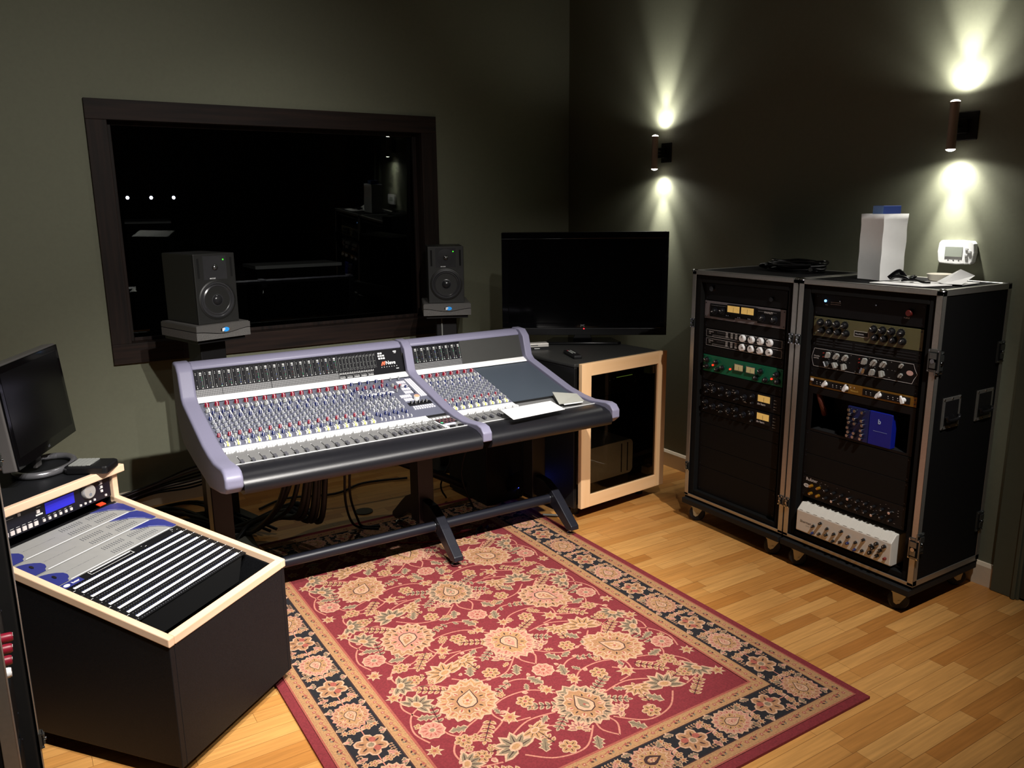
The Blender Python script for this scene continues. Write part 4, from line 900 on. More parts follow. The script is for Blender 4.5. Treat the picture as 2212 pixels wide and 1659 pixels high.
# ------------------------------------------------------------------ speakers on stands
PADF = mat('pad_dark_steel', (84, 82, 80), .45, noise=.25, nscale=300); PADG = mat('pad_foam_grey', (96, 94, 92), .8, noise=.4, nscale=350)
CONE = mat('woofer_cone', (56, 56, 58), .26, metal=.2); SPKB = mat('speaker_black', (34, 34, 33), .42, noise=.15, nscale=300, bump=.08)
CYAN = mat('logo_cyan', (40, 150, 230), .5, emit=(30, 140, 230), estr=.25)
def speaker_set(lbl, cx, cy, ang, zpt, col):
    # cx, cy: middle of the speaker front at floor level; zpt: top of pad
    rz = R(ang); w, h, d = .205, .322, .30; M_z = Matrix.Rotation(rz, 3, 'Z')
    def at(x, y, z=0): return Vector((cx, cy, 0))+M_z @ Vector((x, y, z))
    t = thing('studio_monitor', 'black two-way studio monitor speaker with a green light, on the '+lbl+' stand', 'speaker', at(0, 0, zpt), rz)
    b = MB(); b.box(-w/2, w/2, .012, d, 0, h, SPKB); b.build('cabinet', t, bevel=.005)
    # baffle with waveguide recesses
    b = MB(); b.box(-w/2, w/2, 0, .0118, 0, h, SPKB); b.build('baffle', t, bevel=.003)
    b = MB(); b.lathe([(.085, .0006), (.083, .004), (.076, .005), (.072, .001), (.066, .004), (.060, -.002), (.030, -.0005), (.024, .001)], (0, 0, .108), (0, -1, 0), CONE, 40, capend=False)
    b.lathe([(.085, .004), (.090, .003), (.093, .0005)], (0, 0, .108), (0, -1, 0), SPKB, 40, capend=False); b.build('woofer', t, smooth=50)
    b = MB(); b.lathe([(.024, .001), (.02, .007), (.012, .011), (.001, .0125)], (0, 0, .108), (0, -1, 0), mat('dust_cap', (44, 44, 46), .22, metal=.3), 28, capend=False); b.build('dust_cap', t, smooth=60)
    b = MB(); b.add([(-.058, -.0006, .203), (.058, -.0006, .203), (.058, -.0006, .312), (-.058, -.0006, .312)], [(0,1,2,3)], CONE)
    b.lathe([(.050, .0008), (.040, .0014), (.016, .0022)], (0, 0, .258), (0, -1, 0), CONE, 32, capend=False); b.build('waveguide', t, smooth=50)
    b = MB(); b.lathe([(.014, .0015), (.012, .006), (.006, .009), (.001, .010)], (0, 0, .258), (0, -1, 0), mat('tweeter_dome', (120, 120, 120), .2, metal=.9), 20, capend=False); b.build('tweeter', t, smooth=60)
    for s_ in (-1, 1): MB().box(s_*.082-.005, s_*.082+.005, -.0008, -.0002, .212, .302, mat('slot_black', (3, 3, 3), .9)).build('port_slot', t)
    b = MB(); b.lathe([(.003, 0), (.002, .002)], (.043, -.0008, .293), (0,-1,0), mat('green_led', (60, 255, 60), .4, emit=(60, 255, 40), estr=3), 10); b.build('power_light', t)
    b = MB(); b.text('MACKIE', .008, -.03, -.0016, .206, MARK, bold=.0002); b.build('logo', t)
    # pad
    pw, pd, ph = .272, .34, .068; py = -.035
    t = thing('isolation_pad', 'speckled grey isolation pad with a cyan oval badge, under the '+lbl+' speaker', 'speaker pad', at(0, py, zpt-ph), rz)
    def wave(x): return .030-.008*math.cos((x+.0)/pw*2*PI)
    xs = [-pw/2+pw*i/16 for i in range(17)]
    MB().prism([(x, wave(x)-.0015) for x in xs][::-1]+[(-pw/2, 0), (pw/2, 0)], 'y', .002, pd, PADG).build('foam_base', t)
    MB().prism([(-pw/2, ph-.004), (-pw/2, wave(xs[0])+.002)]+[(x, wave(x)+.002) for x in xs[1:-1]]+[(pw/2, wave(xs[-1])+.002), (pw/2, ph-.004)], 'y', 0, pd, PADF).build('steel_plate', t)
    MB().box(-pw/2+.004, pw/2-.004, .006, pd-.004, ph-.004, ph-.0005, PADF).build('top_mat', t)
    b = MB(); b.disc(.002, .040, .019, -.0008, KBLK, 24, 1, .6); b.disc(.009, .040, .017, -.0012, CYAN, 24, 1, .62)
    b.text('iP', .020, -.010, -.0016, .033, WHT, bold=.0012); b.build('badge', t)
    # stand
    t = thing('speaker_stand', 'tall black column speaker stand at the '+lbl+' behind the console', 'speaker stand', at(0, .14, 0), rz)
    hz = zpt-ph
    MB().box(-col/2, col/2, -.06, .06, .022, hz-.02, BLK).build('column', t, bevel=.004)
    MB().box(-.12, .12, -.15, .17, hz-.0195, hz-.0005, BLK).build('top_plate', t, bevel=.002)
    MB().box(-.16, .16, -.14, .18, 0.0005, .022, BLK).build('base_plate', t, bevel=.004)
    if lbl == 'right': MB().tube([(-.028, -.066, hz-.03), (-.028, -.066, .6), (-.03, -.066, .3)], .004, KGREY).build('cable', t)
speaker_set('left', .815, 3.89, 17, 1.052, .13)
speaker_set('right', 2.125, 4.10, -24, 1.032, .12)

# ------------------------------------------------------------------ patchbay desk on the left
da = R(38.8); DC = (.242, 2.132, 0); DW = .53
DMz = Matrix.Rotation(da, 3, 'Z')
def dl(x, y, z=0): return Vector(DC)+DMz @ Vector((x, y, z))
desk = thing('patchbay_desk', 'low black speckled rack desk with beech edging and a raised shelf at the back', 'rack desk', DC, da)
dsl = .15/.68
def dz(v): return .45+v*dsl
BEECHY = wood('beech_edge_long', (226, 190, 156), (236, 204, 174), 'y', .6, .4, .03)
tk = .022
def slopebox(mb, x0, x1, y0, y1, zf0, zf1, m):   # bottom z zf0(y), top z zf1(y)
    mb.prism([(y0, zf0(y0)), (y1, zf0(y1)), (y1, zf1(y1)), (y0, zf1(y0))], 'x', x0, x1, m); return mb
b = MB(); V1 = 1.12
for x0, x1 in ((.004, tk), (DW-tk, DW-.004)):
    b.prism([(.004, .052), (V1, .052), (V1, .685), (.69, .685), (.69, dz(.69)-.026), (.004, dz(.004)-.026)], 'x', x0, x1, SPEC)
b.box(tk, DW-tk, .004, tk, .052, dz(0)-.026, SPEC).box(tk, DW-tk, V1-.02, V1, .052, .685, SPEC).box(tk, DW-tk, tk, V1-.02, .052, .07, SPEC)
b.build('carcass', desk, bevel=.002)
b = MB(); slopebox(b, 0, tk, 0, .69, lambda y: dz(y)-.026, dz, BEECHY); slopebox(b, DW-tk, DW, 0, .69, lambda y: dz(y)-.026, dz, BEECHY)
b.box(0, tk, .668, .69, dz(.69)-.02, .684, BEECH).box(DW-tk, DW, .668, .69, dz(.69)-.02, .684, BEECH).build('side_edging', desk, bevel=.003)
b = MB(); slopebox(b, tk, DW-tk, 0, tk, lambda y: dz(y)-.026, dz, BEECH); b.build('front_edging', desk, bevel=.003)
MB().box(-.012, DW+.012, .668, V1+.03, .6855, .7085, SPEC).build('shelf', desk, bevel=.001)
MB().box(-.014, DW+.014, .646, .6675, .684, .710, BEECH).build('shelf_edging', desk, bevel=.003)
for x in (.08, DW-.07):
    for y in (.08, V1-.1):
        MB().cyl((x, y, .0005), (x, y, .012), .018, KBLK).cyl((x, y, .012), (x, y, .052), .008, CHROME).build('foot', desk)
def place_slope(y0, y1, name, label, cat, m, group=None, th=.004, drop=.012, x0=.028, w=.474):
    # root lies on the slope; local x right, local y up the slope, z normal
    t = bpy.data.objects.new(name, None); C.objects.link(t); t.location = dl(x0, y0, dz(y0)-drop)
    t.matrix_world = Matrix.Translation(dl(x0, y0, dz(y0)-drop)) @ Matrix.Rotation(da, 4, 'Z') @ Matrix.Rotation(math.atan(dsl), 4, 'X')
    tag(t, label, cat, group); L_ = (y1-y0)*math.hypot(1, dsl)
    if m: MB().box(0, w, .0004, L_-.0004, -th, 0, m).box(.02, w-.02, .002, L_-.002, -.10, -th-.0002, BLKM).build('front_panel', t, bevel=.0006, seg=1)
    return t, L_
GP = mat('panel_silver_grey', (146, 146, 144), .42, metal=.15, noise=.03); PB = mat('panel_royal_blue', (40, 46, 112), .42, noise=.05); SLOTD = mat('vent_slot_dark', (70, 72, 78), .6)
def zq(mb, x0, x1, y0, y1, z, m): mb.add([(x0,y0,z),(x1,y0,z),(x1,y1,z),(x0,y1,z)], [(0,1,2,3)], m); return mb
for k, (ya, yb) in enumerate(((.406, .489), (.490, .573), (.574, .655))):
    t, L_ = place_slope(ya, yb, 'interface_unit', ('silver grey and blue interface panel next to the patchbays', 'silver grey and blue interface panel, middle one of three', 'silver grey and blue interface panel nearest the raised shelf')[k], 'audio interface', GP)
    b = MB(); w = .474
    bl = [(0, .001), (.040, .001), (.044, .010), (.054, .016), (.060, .028), (.058, .042), (.046, .055), (.030, .066), (.010, .074), (0, .075)]
    b.prism([(x, min(y, L_-.001)) for x, y in bl], 'z', 0.0002, .0035, PB).build('end_cap', t, bevel=.001, seg=1); b = MB()
    br_ = [(w, .001), (w-.018, .001), (w-.028, .02), (w-.044, .040), (w-.066, .058), (w-.092, .070), (w-.118, L_-.001), (w-.03, L_-.001), (w-.008, L_-.010), (w, .055)]
    b.prism(br_, 'z', 0.0002, .0035, PB); b.build('end_cap', t, bevel=.001, seg=1)
    b = MB(); zq(b, .05, w-.03, .002, .005, .0006, MARK)
    b.prism([(.024, .030), (.028, .034), (.028, .044), (.024, .048), (.020, .044), (.020, .034)], 'z', .0037, .006, KBLK); zq(b, .05, .062, .03, .032, .0006, MARK)
    for g in range(2):
        for c_ in range(2):
            for i in range(9):
                for j in range(3):
                    x = .225+.105*g+.0095*i-.004*c_; y = .018+.034*c_+.0062*j; zq(b, x, x+.003, y, y+.004, .0006, SLOTD)
    for i in range(26): x = .07+.0045*i; zq(b, x, x+.002*random.random()+.0006, .042, .0434, .0006, SLOTD)
    b.build('panel_print', t)
t, L_ = place_slope(.656, .667, 'filler_strip', 'narrow black strip with faint lettering below the effects unit', 'blank panel', PBLK)
b = MB(); b.text('MarsHall', .009, .03, .0015, .0006, GREY, flat=True); b.build('panel_print', t)
# hearing unit and patchbays
t, L_ = place_slope(.380, .405, 'headphone_mixer_panel', 'narrow black strip with a white rounded outline and blue left end', 'rack unit', PBLK)
b = MB(); zq(b, 0, .07, .001, L_-.001, .0006, PB); b.add([(.018+.010*math.cos(a*PI/8), .012+.007*math.sin(a*PI/8), .0009) for a in range(16)], [tuple(range(16))], MARK)
b.text('hear', .014, .036, .008, .0010, MARK, flat=True, bold=.0003)
for (x0, x1, y0, y1) in ((.10, .265, .004, .0052), (.10, .265, .0205, .0215), (.262, .2635, .005, .021), (.0985, .1, .005, .021)): zq(b, x0, x1, y0, y1, .0009, MARK)
zq(b, .105, .258, .0155, .019, .0010, WHT); zq(b, .12, .25, .007, .012, .0010, KBLK)
for i in range(8): x = random.choice((.29, .43))+.025*random.random(); y = .004+.016*random.random(); zq(b, x, x+.004, y, y+.0012, .0009, MARK)
b.build('panel_print', t)
def patch_mesh(L_):
    b = MB(); w = .474
    for s_ in range(2):
        y0 = .004+s_*L_/2
        zq(b, .018, .455, y0+.0105, y0+.0195, .0008, WHT)
        for i in range(48):
            x = .022+.009*i
            zq(b, x, x+.0038, y0+.0008, y0+.0020, .0008, GREY); b.add([(x+.002+.0021*math.cos(a*PI/3), y0+.0058+.0021*math.sin(a*PI/3), .0007) for a in range(6)], [tuple(range(6))], KBLK)
            zq(b, x+.0005, x+.003, y0+.0222, y0+.0230, .0008, LEDS[2])
        for x in (.458, .466, .470): zq(b, x, x+.004, y0+.012, y0+.0135, .0008, MARK)
        zq(b, .006, .014, y0+.004, y0+.0055, .0008, MARK)
    return b
pbm = None; names_ = ('nearest the silver panels', 'second from the silver panels', 'third from the silver panels', 'nearest the open front slot')
for k in range(4):
    ya = .379-.0625*(k+1)+.0; yb = ya+.062
    t, L_ = place_slope(ya, yb, 'patchbay', 'black patchbay with two white label strips, '+names_[k], 'patchbay', PBLK, 'patchbays in the desk')
    if pbm is None: o = patch_mesh(L_).build('panel_print', t); pbm = o.data
    else: o = bpy.data.objects.new('panel_print', pbm); C.objects.link(o); o.parent = t
    for x in (.009, .465):
        for y in (.008, L_-.008):
            b = MB(); b.cyl((x, y, 0), (x, y, .0018), .0026, CHROME, n=8); b.build('rack_screw', t)
# effects unit in the riser
t = thing('effects_processor', 'black multi-effects processor with a blue display and a silver wheel', 'effects unit', dl(.028, .676, .603), da)
EFX = mat('effects_face', (18, 18, 30), .3); MB().box(0, .474, 0, .30, .001, .081, EFX).build('body', t, bevel=.001)
LCD = mat('lcd_blue', (36, 36, 170), .25, emit=(40, 40, 200), estr=.45)
MB().box(.215, .325, -.0012, -.0002, .030, .066, LCD).build('display', t)
b = MB(); b.lathe([(.024, 0), (.024, .010), (.022, .014), (.001, .014)], (.378, -.0003, .050), (0,-1,0), mat('wheel_silver', (190, 188, 184), .35, metal=.4), 32, capend=False)
b.lathe([(.006, .0142), (.004, .0135)], (.378, -.0003, .040), (0,-1,0), GREY, 12); b.build('jog_wheel', t, smooth=50)
bt = None
for (x, z, s_) in [(.012+.0205*i, .015, 1.) for i in range(9)]+[(.205+.0205*i, .014, .62) for i in range(6)]+[(.345+.019*i, .012, .5) for i in range(4)]+[(.45, .012, .5), (.02, .034, .7), (.043, .034, .7), (.066, .034, .7), (.188, .050, .8), (.435, .06, .6), (.435, .046, .6), (.435, .032, .6), (.123, .064, .7)]:
    if bt is None: b = MB(); b.box(-.0065, .0065, -.004, -.0002, -.0065, .0065, mat('button_cream', (226, 216, 214), .5)); o = b.build('button', t, bevel=.001, seg=1); bt = o.data
    else: o = bpy.data.objects.new('button', bt); C.objects.link(o); o.parent = t
    o.location = (x, 0, z); o.scale = (s_, 1, s_)
b = MB()
for i in range(9): b.quad(.007+.0205*i, .019+.0205*i, .026, .0272, -.0003, MARK)
for i in range(6): b.quad(.20+.0205*i, .209+.0205*i, .022, .023, -.0003, MARK)
b.quad(.01, .105, .060, .0612, -.0003, MARK); b.quad(.18, .205, .036, .041, -.0003, MARK); b.quad(.185, .2, .062, .0635, -.0003, MARK)
for z in (.072, .066, .054, .04): b.quad(.428, .442, z, z+.0015, -.0003, MARK)
b.build('panel_print', t)
b = MB(); b.box(0, .026, 0, .018, 0, .003, mat('sticker_orange_red', (240, 70, 36), .5)); o = b.build('red_tag', None); o.location = dl(.437, .662, dz(.662)-.0078); o.rotation_euler = (R(12), 0, da); tag(o, 'small orange-red tag lying before the effects unit', 'tag')
# monitor on the shelf
ma = R(66.3); mb0 = dl(.425, .845, .7095)
t = thing('computer_monitor', 'silver-edged black computer monitor on a silver ring foot', 'monitor', mb0, ma)
MS = mat('monitor_silver', (108, 105, 104), .35, metal=.4, noise=.03)
b = MB(); b.M = Matrix.Translation((0, 0, .065)) @ Matrix.Rotation(R(-5), 4, 'X')
b.box(-.237, .237, 0, .045, 0, .335, MS); b.box(-.15, .15, .045, .075, .06, .25, MS); b.build('housing', t, bevel=.006, seg=3)
b = MB(); b.M = Matrix.Translation((0, 0, .065)) @ Matrix.Rotation(R(-5), 4, 'X')
b.box(-.233, .233, -.006, -.0003, .004, .331, BLKG); b.build('bezel', t, bevel=.002)
b = MB(); b.M = Matrix.Translation((0, 0, .065)) @ Matrix.Rotation(R(-5), 4, 'X')
b.box(-.212, .212, -.0068, -.0061, .038, .310, mat('monitor_screen', (9, 9, 11), .2)); b.build('screen', t)
b = MB(); b.M = Matrix.Translation((0, 0, .065)) @ Matrix.Rotation(R(-5), 4, 'X'); b.text('LG', .012, -.01, -.0068, .014, GREY); b.build('logo', t)
b = MB(); b.tube([(.115*math.cos(a), .085*math.sin(a)+.02, .012) for a in [k*2*PI/24 for k in range(25)]], .0115, mat('foot_silver_gloss', (170, 170, 176), .2, metal=.8), n=10, sub=2); b.build('ring_foot', t, smooth=60)
b = MB(); b.box(-.02, .02, .035, .05, .01, .16, MS); b.build('neck', t, bevel=.003)
# keypad remote
t = thing('remote_keypad', 'black remote keypad with grey keys at the corner of the raised shelf', 'remote control', dl(.455, .70, .7085), da+R(22))
b = MB(); b.prism([(-.045, -.075), (.04, -.075), (.05, -.06), (.05, .055), (.04, .07), (-.04, .07), (-.05, .055), (-.05, -.06)], 'z', .001, .028, BLK); b.build('body', t, bevel=.006, seg=3)
kb = None
for i in range(4):
    for j in range(5):
        if kb is None: b = MB(); b.box(-.0085, .0085, -.006, .006, .0285, .032, KGREY); o = b.build('key', t, bevel=.001, seg=1); kb = o.data
        else: o = bpy.data.objects.new('key', kb); C.objects.link(o); o.parent = t
        o.location = (-.030+.0195*i, -.010+.0145*j, 0)
b = MB(); b.lathe([(.011, 0), (.016, .01), (.017, .028), (.012, .034), (.001, .036)], dl(.0, .765, .7088), (0, 0, 1), mat('red_plastic_gloss', (200, 30, 24), .3), 20, capend=False)
tag(b.build('red_cup', smooth=60), 'small red round cup at the left end of the raised shelf', 'cup')

# near left rack case, seen edge-on
cn = Vector((-.093, 1.55, 0)); fa = math.atan2(2.14-1.55, -.0785+.093)      # direction of the face, near to far
caseN = flight_case('black flight case rack seen edge-on at the far left of the photo', (cn.x, cn.y, 0), fa, w=.59, dp=.5, right_hw=False)
for k, (z, h) in enumerate(((.72, .13), (.55, .13), (.38, .13), (.21, .13))):
    t = unit(cn.y, z, h, 'outboard_unit', ('dark rack unit, topmost in the edge-on flight case', 'dark rack unit with red and white knobs in the edge-on flight case', 'dark rack unit with red knobs in the edge-on flight case', 'dark rack unit, lowest in the edge-on flight case')[k], 'rack unit', PBLK, rz=fa, X=cn.x, lx=.056, ly=.03)
    for i in range(6):
        for j in range(1, 2 if k == 1 and i < 4 else 1): rk(t, .20+.055*i, .035+.06*j, .011, .022, (RED if i else WHT) if (k == 1 and j == 1 and i < 4) else KBLK, ptr=MARK)

# ------------------------------------------------------------------ under and behind the console
t = thing('subwoofer', 'black subwoofer box with a blue power light on the floor under the console right end', 'subwoofer', (2.01, 3.48, 0), R(4))
MB().box(0, .24, 0, .38, .012, .44, BLKM).build('cabinet', t, bevel=.006); MB().box(.01, .23, .02, .36, 0.0005, .012, BLK).build('foot', t)
b = MB(); b.lathe([(.011, 0), (.008, .004)], (.21, -.0005, .082), (0,-1,0), mat('blue_led', (120, 140, 255), .4, emit=(70, 90, 255), estr=40), 14); b.build('power_light', t)
b = MB(); b.lathe([(.022, 0), (.022, .004), (.018, .004)], (.215, -.0005, .05), (0,-1,0), BLK, 20, capend=False); b.build('dial', t)
CBL = mat('cable_black', (20, 20, 22), .5)
def cable(label, pts, r, m=CBL, name='cable', group='cables under the console', sub=6):
    return tag(MB().tube(pts, r, m, sub=sub, n=8).build(name, smooth=60), label, 'cable', group)
HANG = 'black cable hanging from under the console and curving down to the floor bundle'
for k, (xt, xb, yb, zm) in enumerate(((.93, .82, 3.85, .25), (.95, .84, 3.80, .27), (.985, .87, 3.83, .24), (1.02, .86, 3.9, .20), (1.035, .88, 3.87, .18), (1.06, .86, 3.78, .16), (1.075, .90, 3.84, .15), (1.10, .88, 3.92, .14))):
    cable(HANG, [(xt, 3.32+.012*k, .62), (xt-.005, 3.34, .45), (xt-.04*(1-k*.08), 3.42, zm+.02), (xt-.10+k*.004, 3.58, .12+.012*k), (xb-.02, 3.72, .055+.008*k), (xb-.14, yb-.12, .022+.012*(k % 4)), (xb-.35, yb-.08, .018+.01*(k % 3))], .011+.003*(k % 2))
cable('pair of thin black cables dropping to the rug edge, left strand', [(1.215, 3.4, .60), (1.215, 3.42, .40), (1.22, 3.45, .22), (1.27, 3.52, .08), (1.33, 3.56, .022), (1.40, 3.50, .02)], .006, group=None)
cable('pair of thin black cables dropping to the rug edge, right strand', [(1.245, 3.4, .60), (1.24, 3.42, .40), (1.245, 3.45, .24), (1.30, 3.52, .09), (1.345, 3.57, .022), (1.42, 3.53, .02)], .006, group=None)
cable('thick black cable loom sagging behind the console legs', [(.95, 3.62, .42), (1.2, 3.72, .44), (1.45, 3.70, .36), (1.62, 3.62, .28), (1.78, 3.60, .2), (1.95, 3.62, .1)], .022, group=None)
cable('thin black cable running above the thick loom', [(.9, 3.9, .28), (1.15, 3.95, .33), (1.4, 3.9, .36), (1.75, 3.88, .34), (2.0, 3.9, .3)], .009, group=None)
cable('long black cable lying along the floor behind the console', [(.98, 4.12, .012), (1.15, 4.20, .012), (1.4, 4.12, .012), (1.6, 4.2, .012), (1.85, 4.14, .012)], .007, group=None)
cable('thin looping cable left of the right speaker stand', [(1.80, 3.55, .55), (1.84, 3.58, .42), (1.88, 3.62, .28), (1.83, 3.66, .12), (1.88, 3.7, .02)], .005, group=None)
cable('thin cable loop beside the subwoofer', [(2.0, 3.42, .52), (1.90, 3.45, .40), (1.86, 3.48, .22), (1.92, 3.47, .03)], .005, group=None)
for k in range(12):
    x0 = .42+.03*k; cable('black cable in the tangle on the floor by the left speaker stand', [(x0-.28, 4.34+.01*(k % 3), .018+.006*(k % 4)), (x0-.05, 4.30-.03*(k % 5), .03+.012*(k % 4)), (x0+.12, 4.05-.05*(k % 4), .03+.015*(k % 3)), (x0+.22, 3.86-.03*k*.3, .02+.006*(k % 5))], .0075, group='cables on the floor by the left stand')
WCB = mat('cable_grey_sheath', (104, 100, 112), .45)
for k in range(7):
    cable('cable sweeping along the back wall above the baseboard' , [(.05, 4.47-.012*k, .02+.010*k), (.34, 4.48-.014*k, .05+.013*k), (.52, 4.475-.014*k, .085+.014*k), (.70, 4.45-.012*k, .09+.022*k), (.86, 4.40-.01*k, .13+.02*k)], .0055, WCB if k in (2, 5) else CBL, group='cables along the back wall')
MB_ = MB().lathe([(.047, 0.0005), (.047, .006), (.040, .007), (.001, .007)], (1.442, 3.80, 0), (0, 0, 1), mat('floor_outlet_dark', (52, 46, 40), .5, metal=.3), 28, capend=False)
tag(MB_.build('floor_outlet', smooth=40), 'round dark floor outlet cover behind the rug', 'floor outlet')
GBX = mat('grey_block_paint', (150, 148, 138), .6, noise=.04)
b = MB(); b.box(0, .085, 0, .36, .001, .055, GBX); o = b.build('grey_box', bevel=.003); o.location = (.735, 3.49, 0); o.rotation_euler = (0, 0, R(-4)); tag(o, 'long low grey box on the floor left of the console rail', 'box')
b = MB(); b.tube([(1.84, 3.245, .018), (1.81, 3.225, .018), (1.79, 3.20, .016)], .008, KBLK, n=10); b.tube([(1.795, 3.205, .016), (1.765, 3.17, .014)], .0045, CHROME)
b.tube([(1.865, 3.23, .016), (1.835, 3.20, .016)], .009, KBLK, n=10); b.tube([(1.80, 3.24, .016), (1.70, 3.245, .013), (1.60, 3.22, .013), (1.50, 3.25, .013), (1.42, 3.30, .013)], .0028, mat('cable_red', (190, 30, 40), .5))
tag(b.build('cable_plug', smooth=60), 'small black jack plugs on a thin red cable lying on the rug', 'cable')
b = MB(); b.tube([(2.19, 3.22, .012), (2.25, 3.17, .012), (2.29, 3.14, .012)], .006, KGREY); tag(b.build('white_cable_end', smooth=60), 'short white cable end on the floor behind the right console foot', 'cable')
# live room objects behind the glass
def ray_obj(): pass
GOB = mat('gobo_top_grey', (150, 150, 150), .7); GOBB = mat('gobo_black', (5, 5, 5), .9, spec=.1)
t = thing('acoustic_screen', 'dark acoustic screen with a pale top, seen through the window at the left', 'acoustic screen', (.83, 7.0, 0), 0)
MB().box(0, .32, 0, .3, 0, 1.47, GOBB).build('panel', t); MB().box(-.01, .33, -.01, .31, 1.471, 1.50, GOB).build('top_board', t)
t = thing('upright_cabinet', 'long dark cabinet with a pale top, seen low through the window', 'cabinet', (1.55, 6.0, 0), 0)
MB().box(0, .64, 0, .35, 0, 1.14, GOBB).build('body', t); MB().box(-.01, .65, -.01, .36, 1.141, 1.165, GOB).build('top_board', t)
for k, x in enumerate((1.035, 1.24, 1.44)):
    t = thing('live_room_lamp', ('leftmost', 'middle', 'rightmost')[k]+' of the three small bright lamps seen through the window', 'lamp', (x, 8.4, 1.69), 0, None)
    b = MB(); b.lathe([(.001, -.016), (.010, -.013), (.016, 0), (.010, .013), (.001, .016)], (0, 0, 0), (0, 0, 1), mat('lamp_cool_white', (235, 235, 255), .4, emit=(225, 230, 255), estr=10), 14, capend=False); b.build('bulb', t, smooth=60)
    MB().cyl((0, 0, .0165), (0, 0, 1.31), .004, KBLK, n=6).build('cord', t)

# ------------------------------------------------------------------ rug with woven floral pattern
RUG_X0, RUG_X1, RUG_Y0, RUG_Y1 = .592, 2.196, 1.345, 3.66
rnd = random.Random(3)
def rugm(n, c): return mat('rug_'+n, c, .95, noise=.30, nscale=170, bump=.5)
MAR = rugm('maroon', (124, 40, 46)); CRM = rugm('cream', (196, 154, 124)); TAN = rugm('tan', (166, 120, 84)); NAVY = rugm('navy', (30, 28, 32)); RST = rugm('rust', (160, 84, 70))
OLI = rugm('olive_grey', (132, 114, 90)); GLD = rugm('gold', (174, 130, 88)); PNK = rugm('dusty_pink', (186, 126, 108)); DRK = rugm('dark_line', (62, 38, 36)); VIN = rugm('vine_pink', (192, 124, 104))
rg = MB(); TZ = .0095
rg.box(RUG_X0, RUG_X1, RUG_Y0, RUG_Y1, .0008, TZ, MAR)
LV = [TZ]
PC = [0]
def poly(pts, m, lv):
    PC[0] += 1; rg.add([(x, y, TZ+.00012*lv+2e-6*(PC[0] % 50)) for x, y in pts], [tuple(range(len(pts)))], m)
def tf(pts, cx, cy, a, s=1., mir=1):
    ca_, sa_ = math.cos(a), math.sin(a); o = []
    for x, y in pts: x, y = x*s, y*s; X, Y = x*ca_-y*sa_, x*sa_+y*ca_; o.append((cx+mir*X, cy+Y))
    return o[::-1] if mir < 0 else o
def ell(rx, ry, cx=0, cy=0, n=12, a=0): return tf([(rx*math.cos(2*PI*i/n), ry*math.sin(2*PI*i/n)) for i in range(n)], cx, cy, a)
def jag(rx, ry, n, d, tip=0.): # jagged lobed outline, pointed towards +y when tip
    o = []
    for i in range(n*2):
        t = 2*PI*i/(n*2)+PI/2; f = 1 if i % 2 == 0 else 1-d
        k = 1+tip*max(0, math.cos(t-PI/2))**6; o.append((rx*f*math.cos(t), ry*f*k*math.sin(t)))
    return o
def leaflet(l, w): return [(0, 0), (l*.3, -w), (l*.7, -w*.8), (l, 0), (l*.7, w*.8), (l*.3, w)]
def P(shape, loc, m, lv):
    cx, cy, a, s, mir = loc; poly(tf(shape, cx, cy, a, s, mir), m, lv)
def sub(loc, x, y, a=0, s=1.):
    cx, cy, A, S_, mir = loc; X, Y = x*S_, y*S_; ca_, sa_ = math.cos(A), math.sin(A)
    return (cx+mir*(X*ca_-Y*sa_), cy+X*sa_+Y*ca_, A+a, S_*s, mir)
def palmette(loc, kind, b=8):
    o_, f1, f2, f3 = {0: (CRM, OLI, TAN, CRM), 1: (CRM, GLD, TAN, CRM), 2: (CRM, PNK, GLD, CRM), 3: (CRM, OLI, OLI, GLD), 4: (PNK, TAN, GLD, CRM), 5: (CRM, TAN, PNK, CRM)}[kind]
    P(jag(1.0, 1.08, 17, .13, .14), loc, o_, b)
    P(jag(.93, 1.01, 17, .15, .14), loc, f1, b+1)
    for i in range(17):
        a = PI/2+2*PI*i/17
        l = sub(loc, .60*math.cos(a), .66*math.sin(a), a); P(leaflet(.36, .10), l, CRM, b+2); P(leaflet(.30, .07), l, f1, b+3); P(leaflet(.24, .028), l, DRK if kind in (0, 3, 5) else RST, b+4)
    P(jag(.70, .78, 13, .12, .2), sub(loc, 0, -.01), CRM, b+5); P(jag(.65, .73, 13, .13, .2), sub(loc, 0, -.01), f2, b+6)
    for i in range(13):
        a = PI/2+2*PI*i/13; l = sub(loc, .40*math.cos(a), .44*math.sin(a)-.02, a); P(leaflet(.25, .085), l, CRM if i % 2 else GLD, b+7); P(leaflet(.17, .03), l, RST if i % 2 else DRK, b+8)
    P([(0, .60), (-.16, .34), (-.30, .12), (-.34, -.08), (-.22, -.30), (0, -.40), (.22, -.30), (.34, -.08), (.30, .12), (.16, .34)], loc, DRK, b+9)
    P([(0, .55), (-.14, .31), (-.27, .10), (-.30, -.08), (-.20, -.26), (0, -.36), (.20, -.26), (.30, -.08), (.27, .10), (.14, .31)], loc, f3, b+9.5)
    P([(0, .40), (-.12, .18), (-.17, 0), (-.10, -.18), (0, -.24), (.10, -.18), (.17, 0), (.12, .18)], loc, f1, b+10)
    for i in range(5): a = R(-60+75*i); P(leaflet(.15, .045), sub(loc, .03*math.cos(a), .03*math.sin(a), a), CRM, b+10.5)
    P(ell(.05, .06, n=6), loc, RST, b+11)
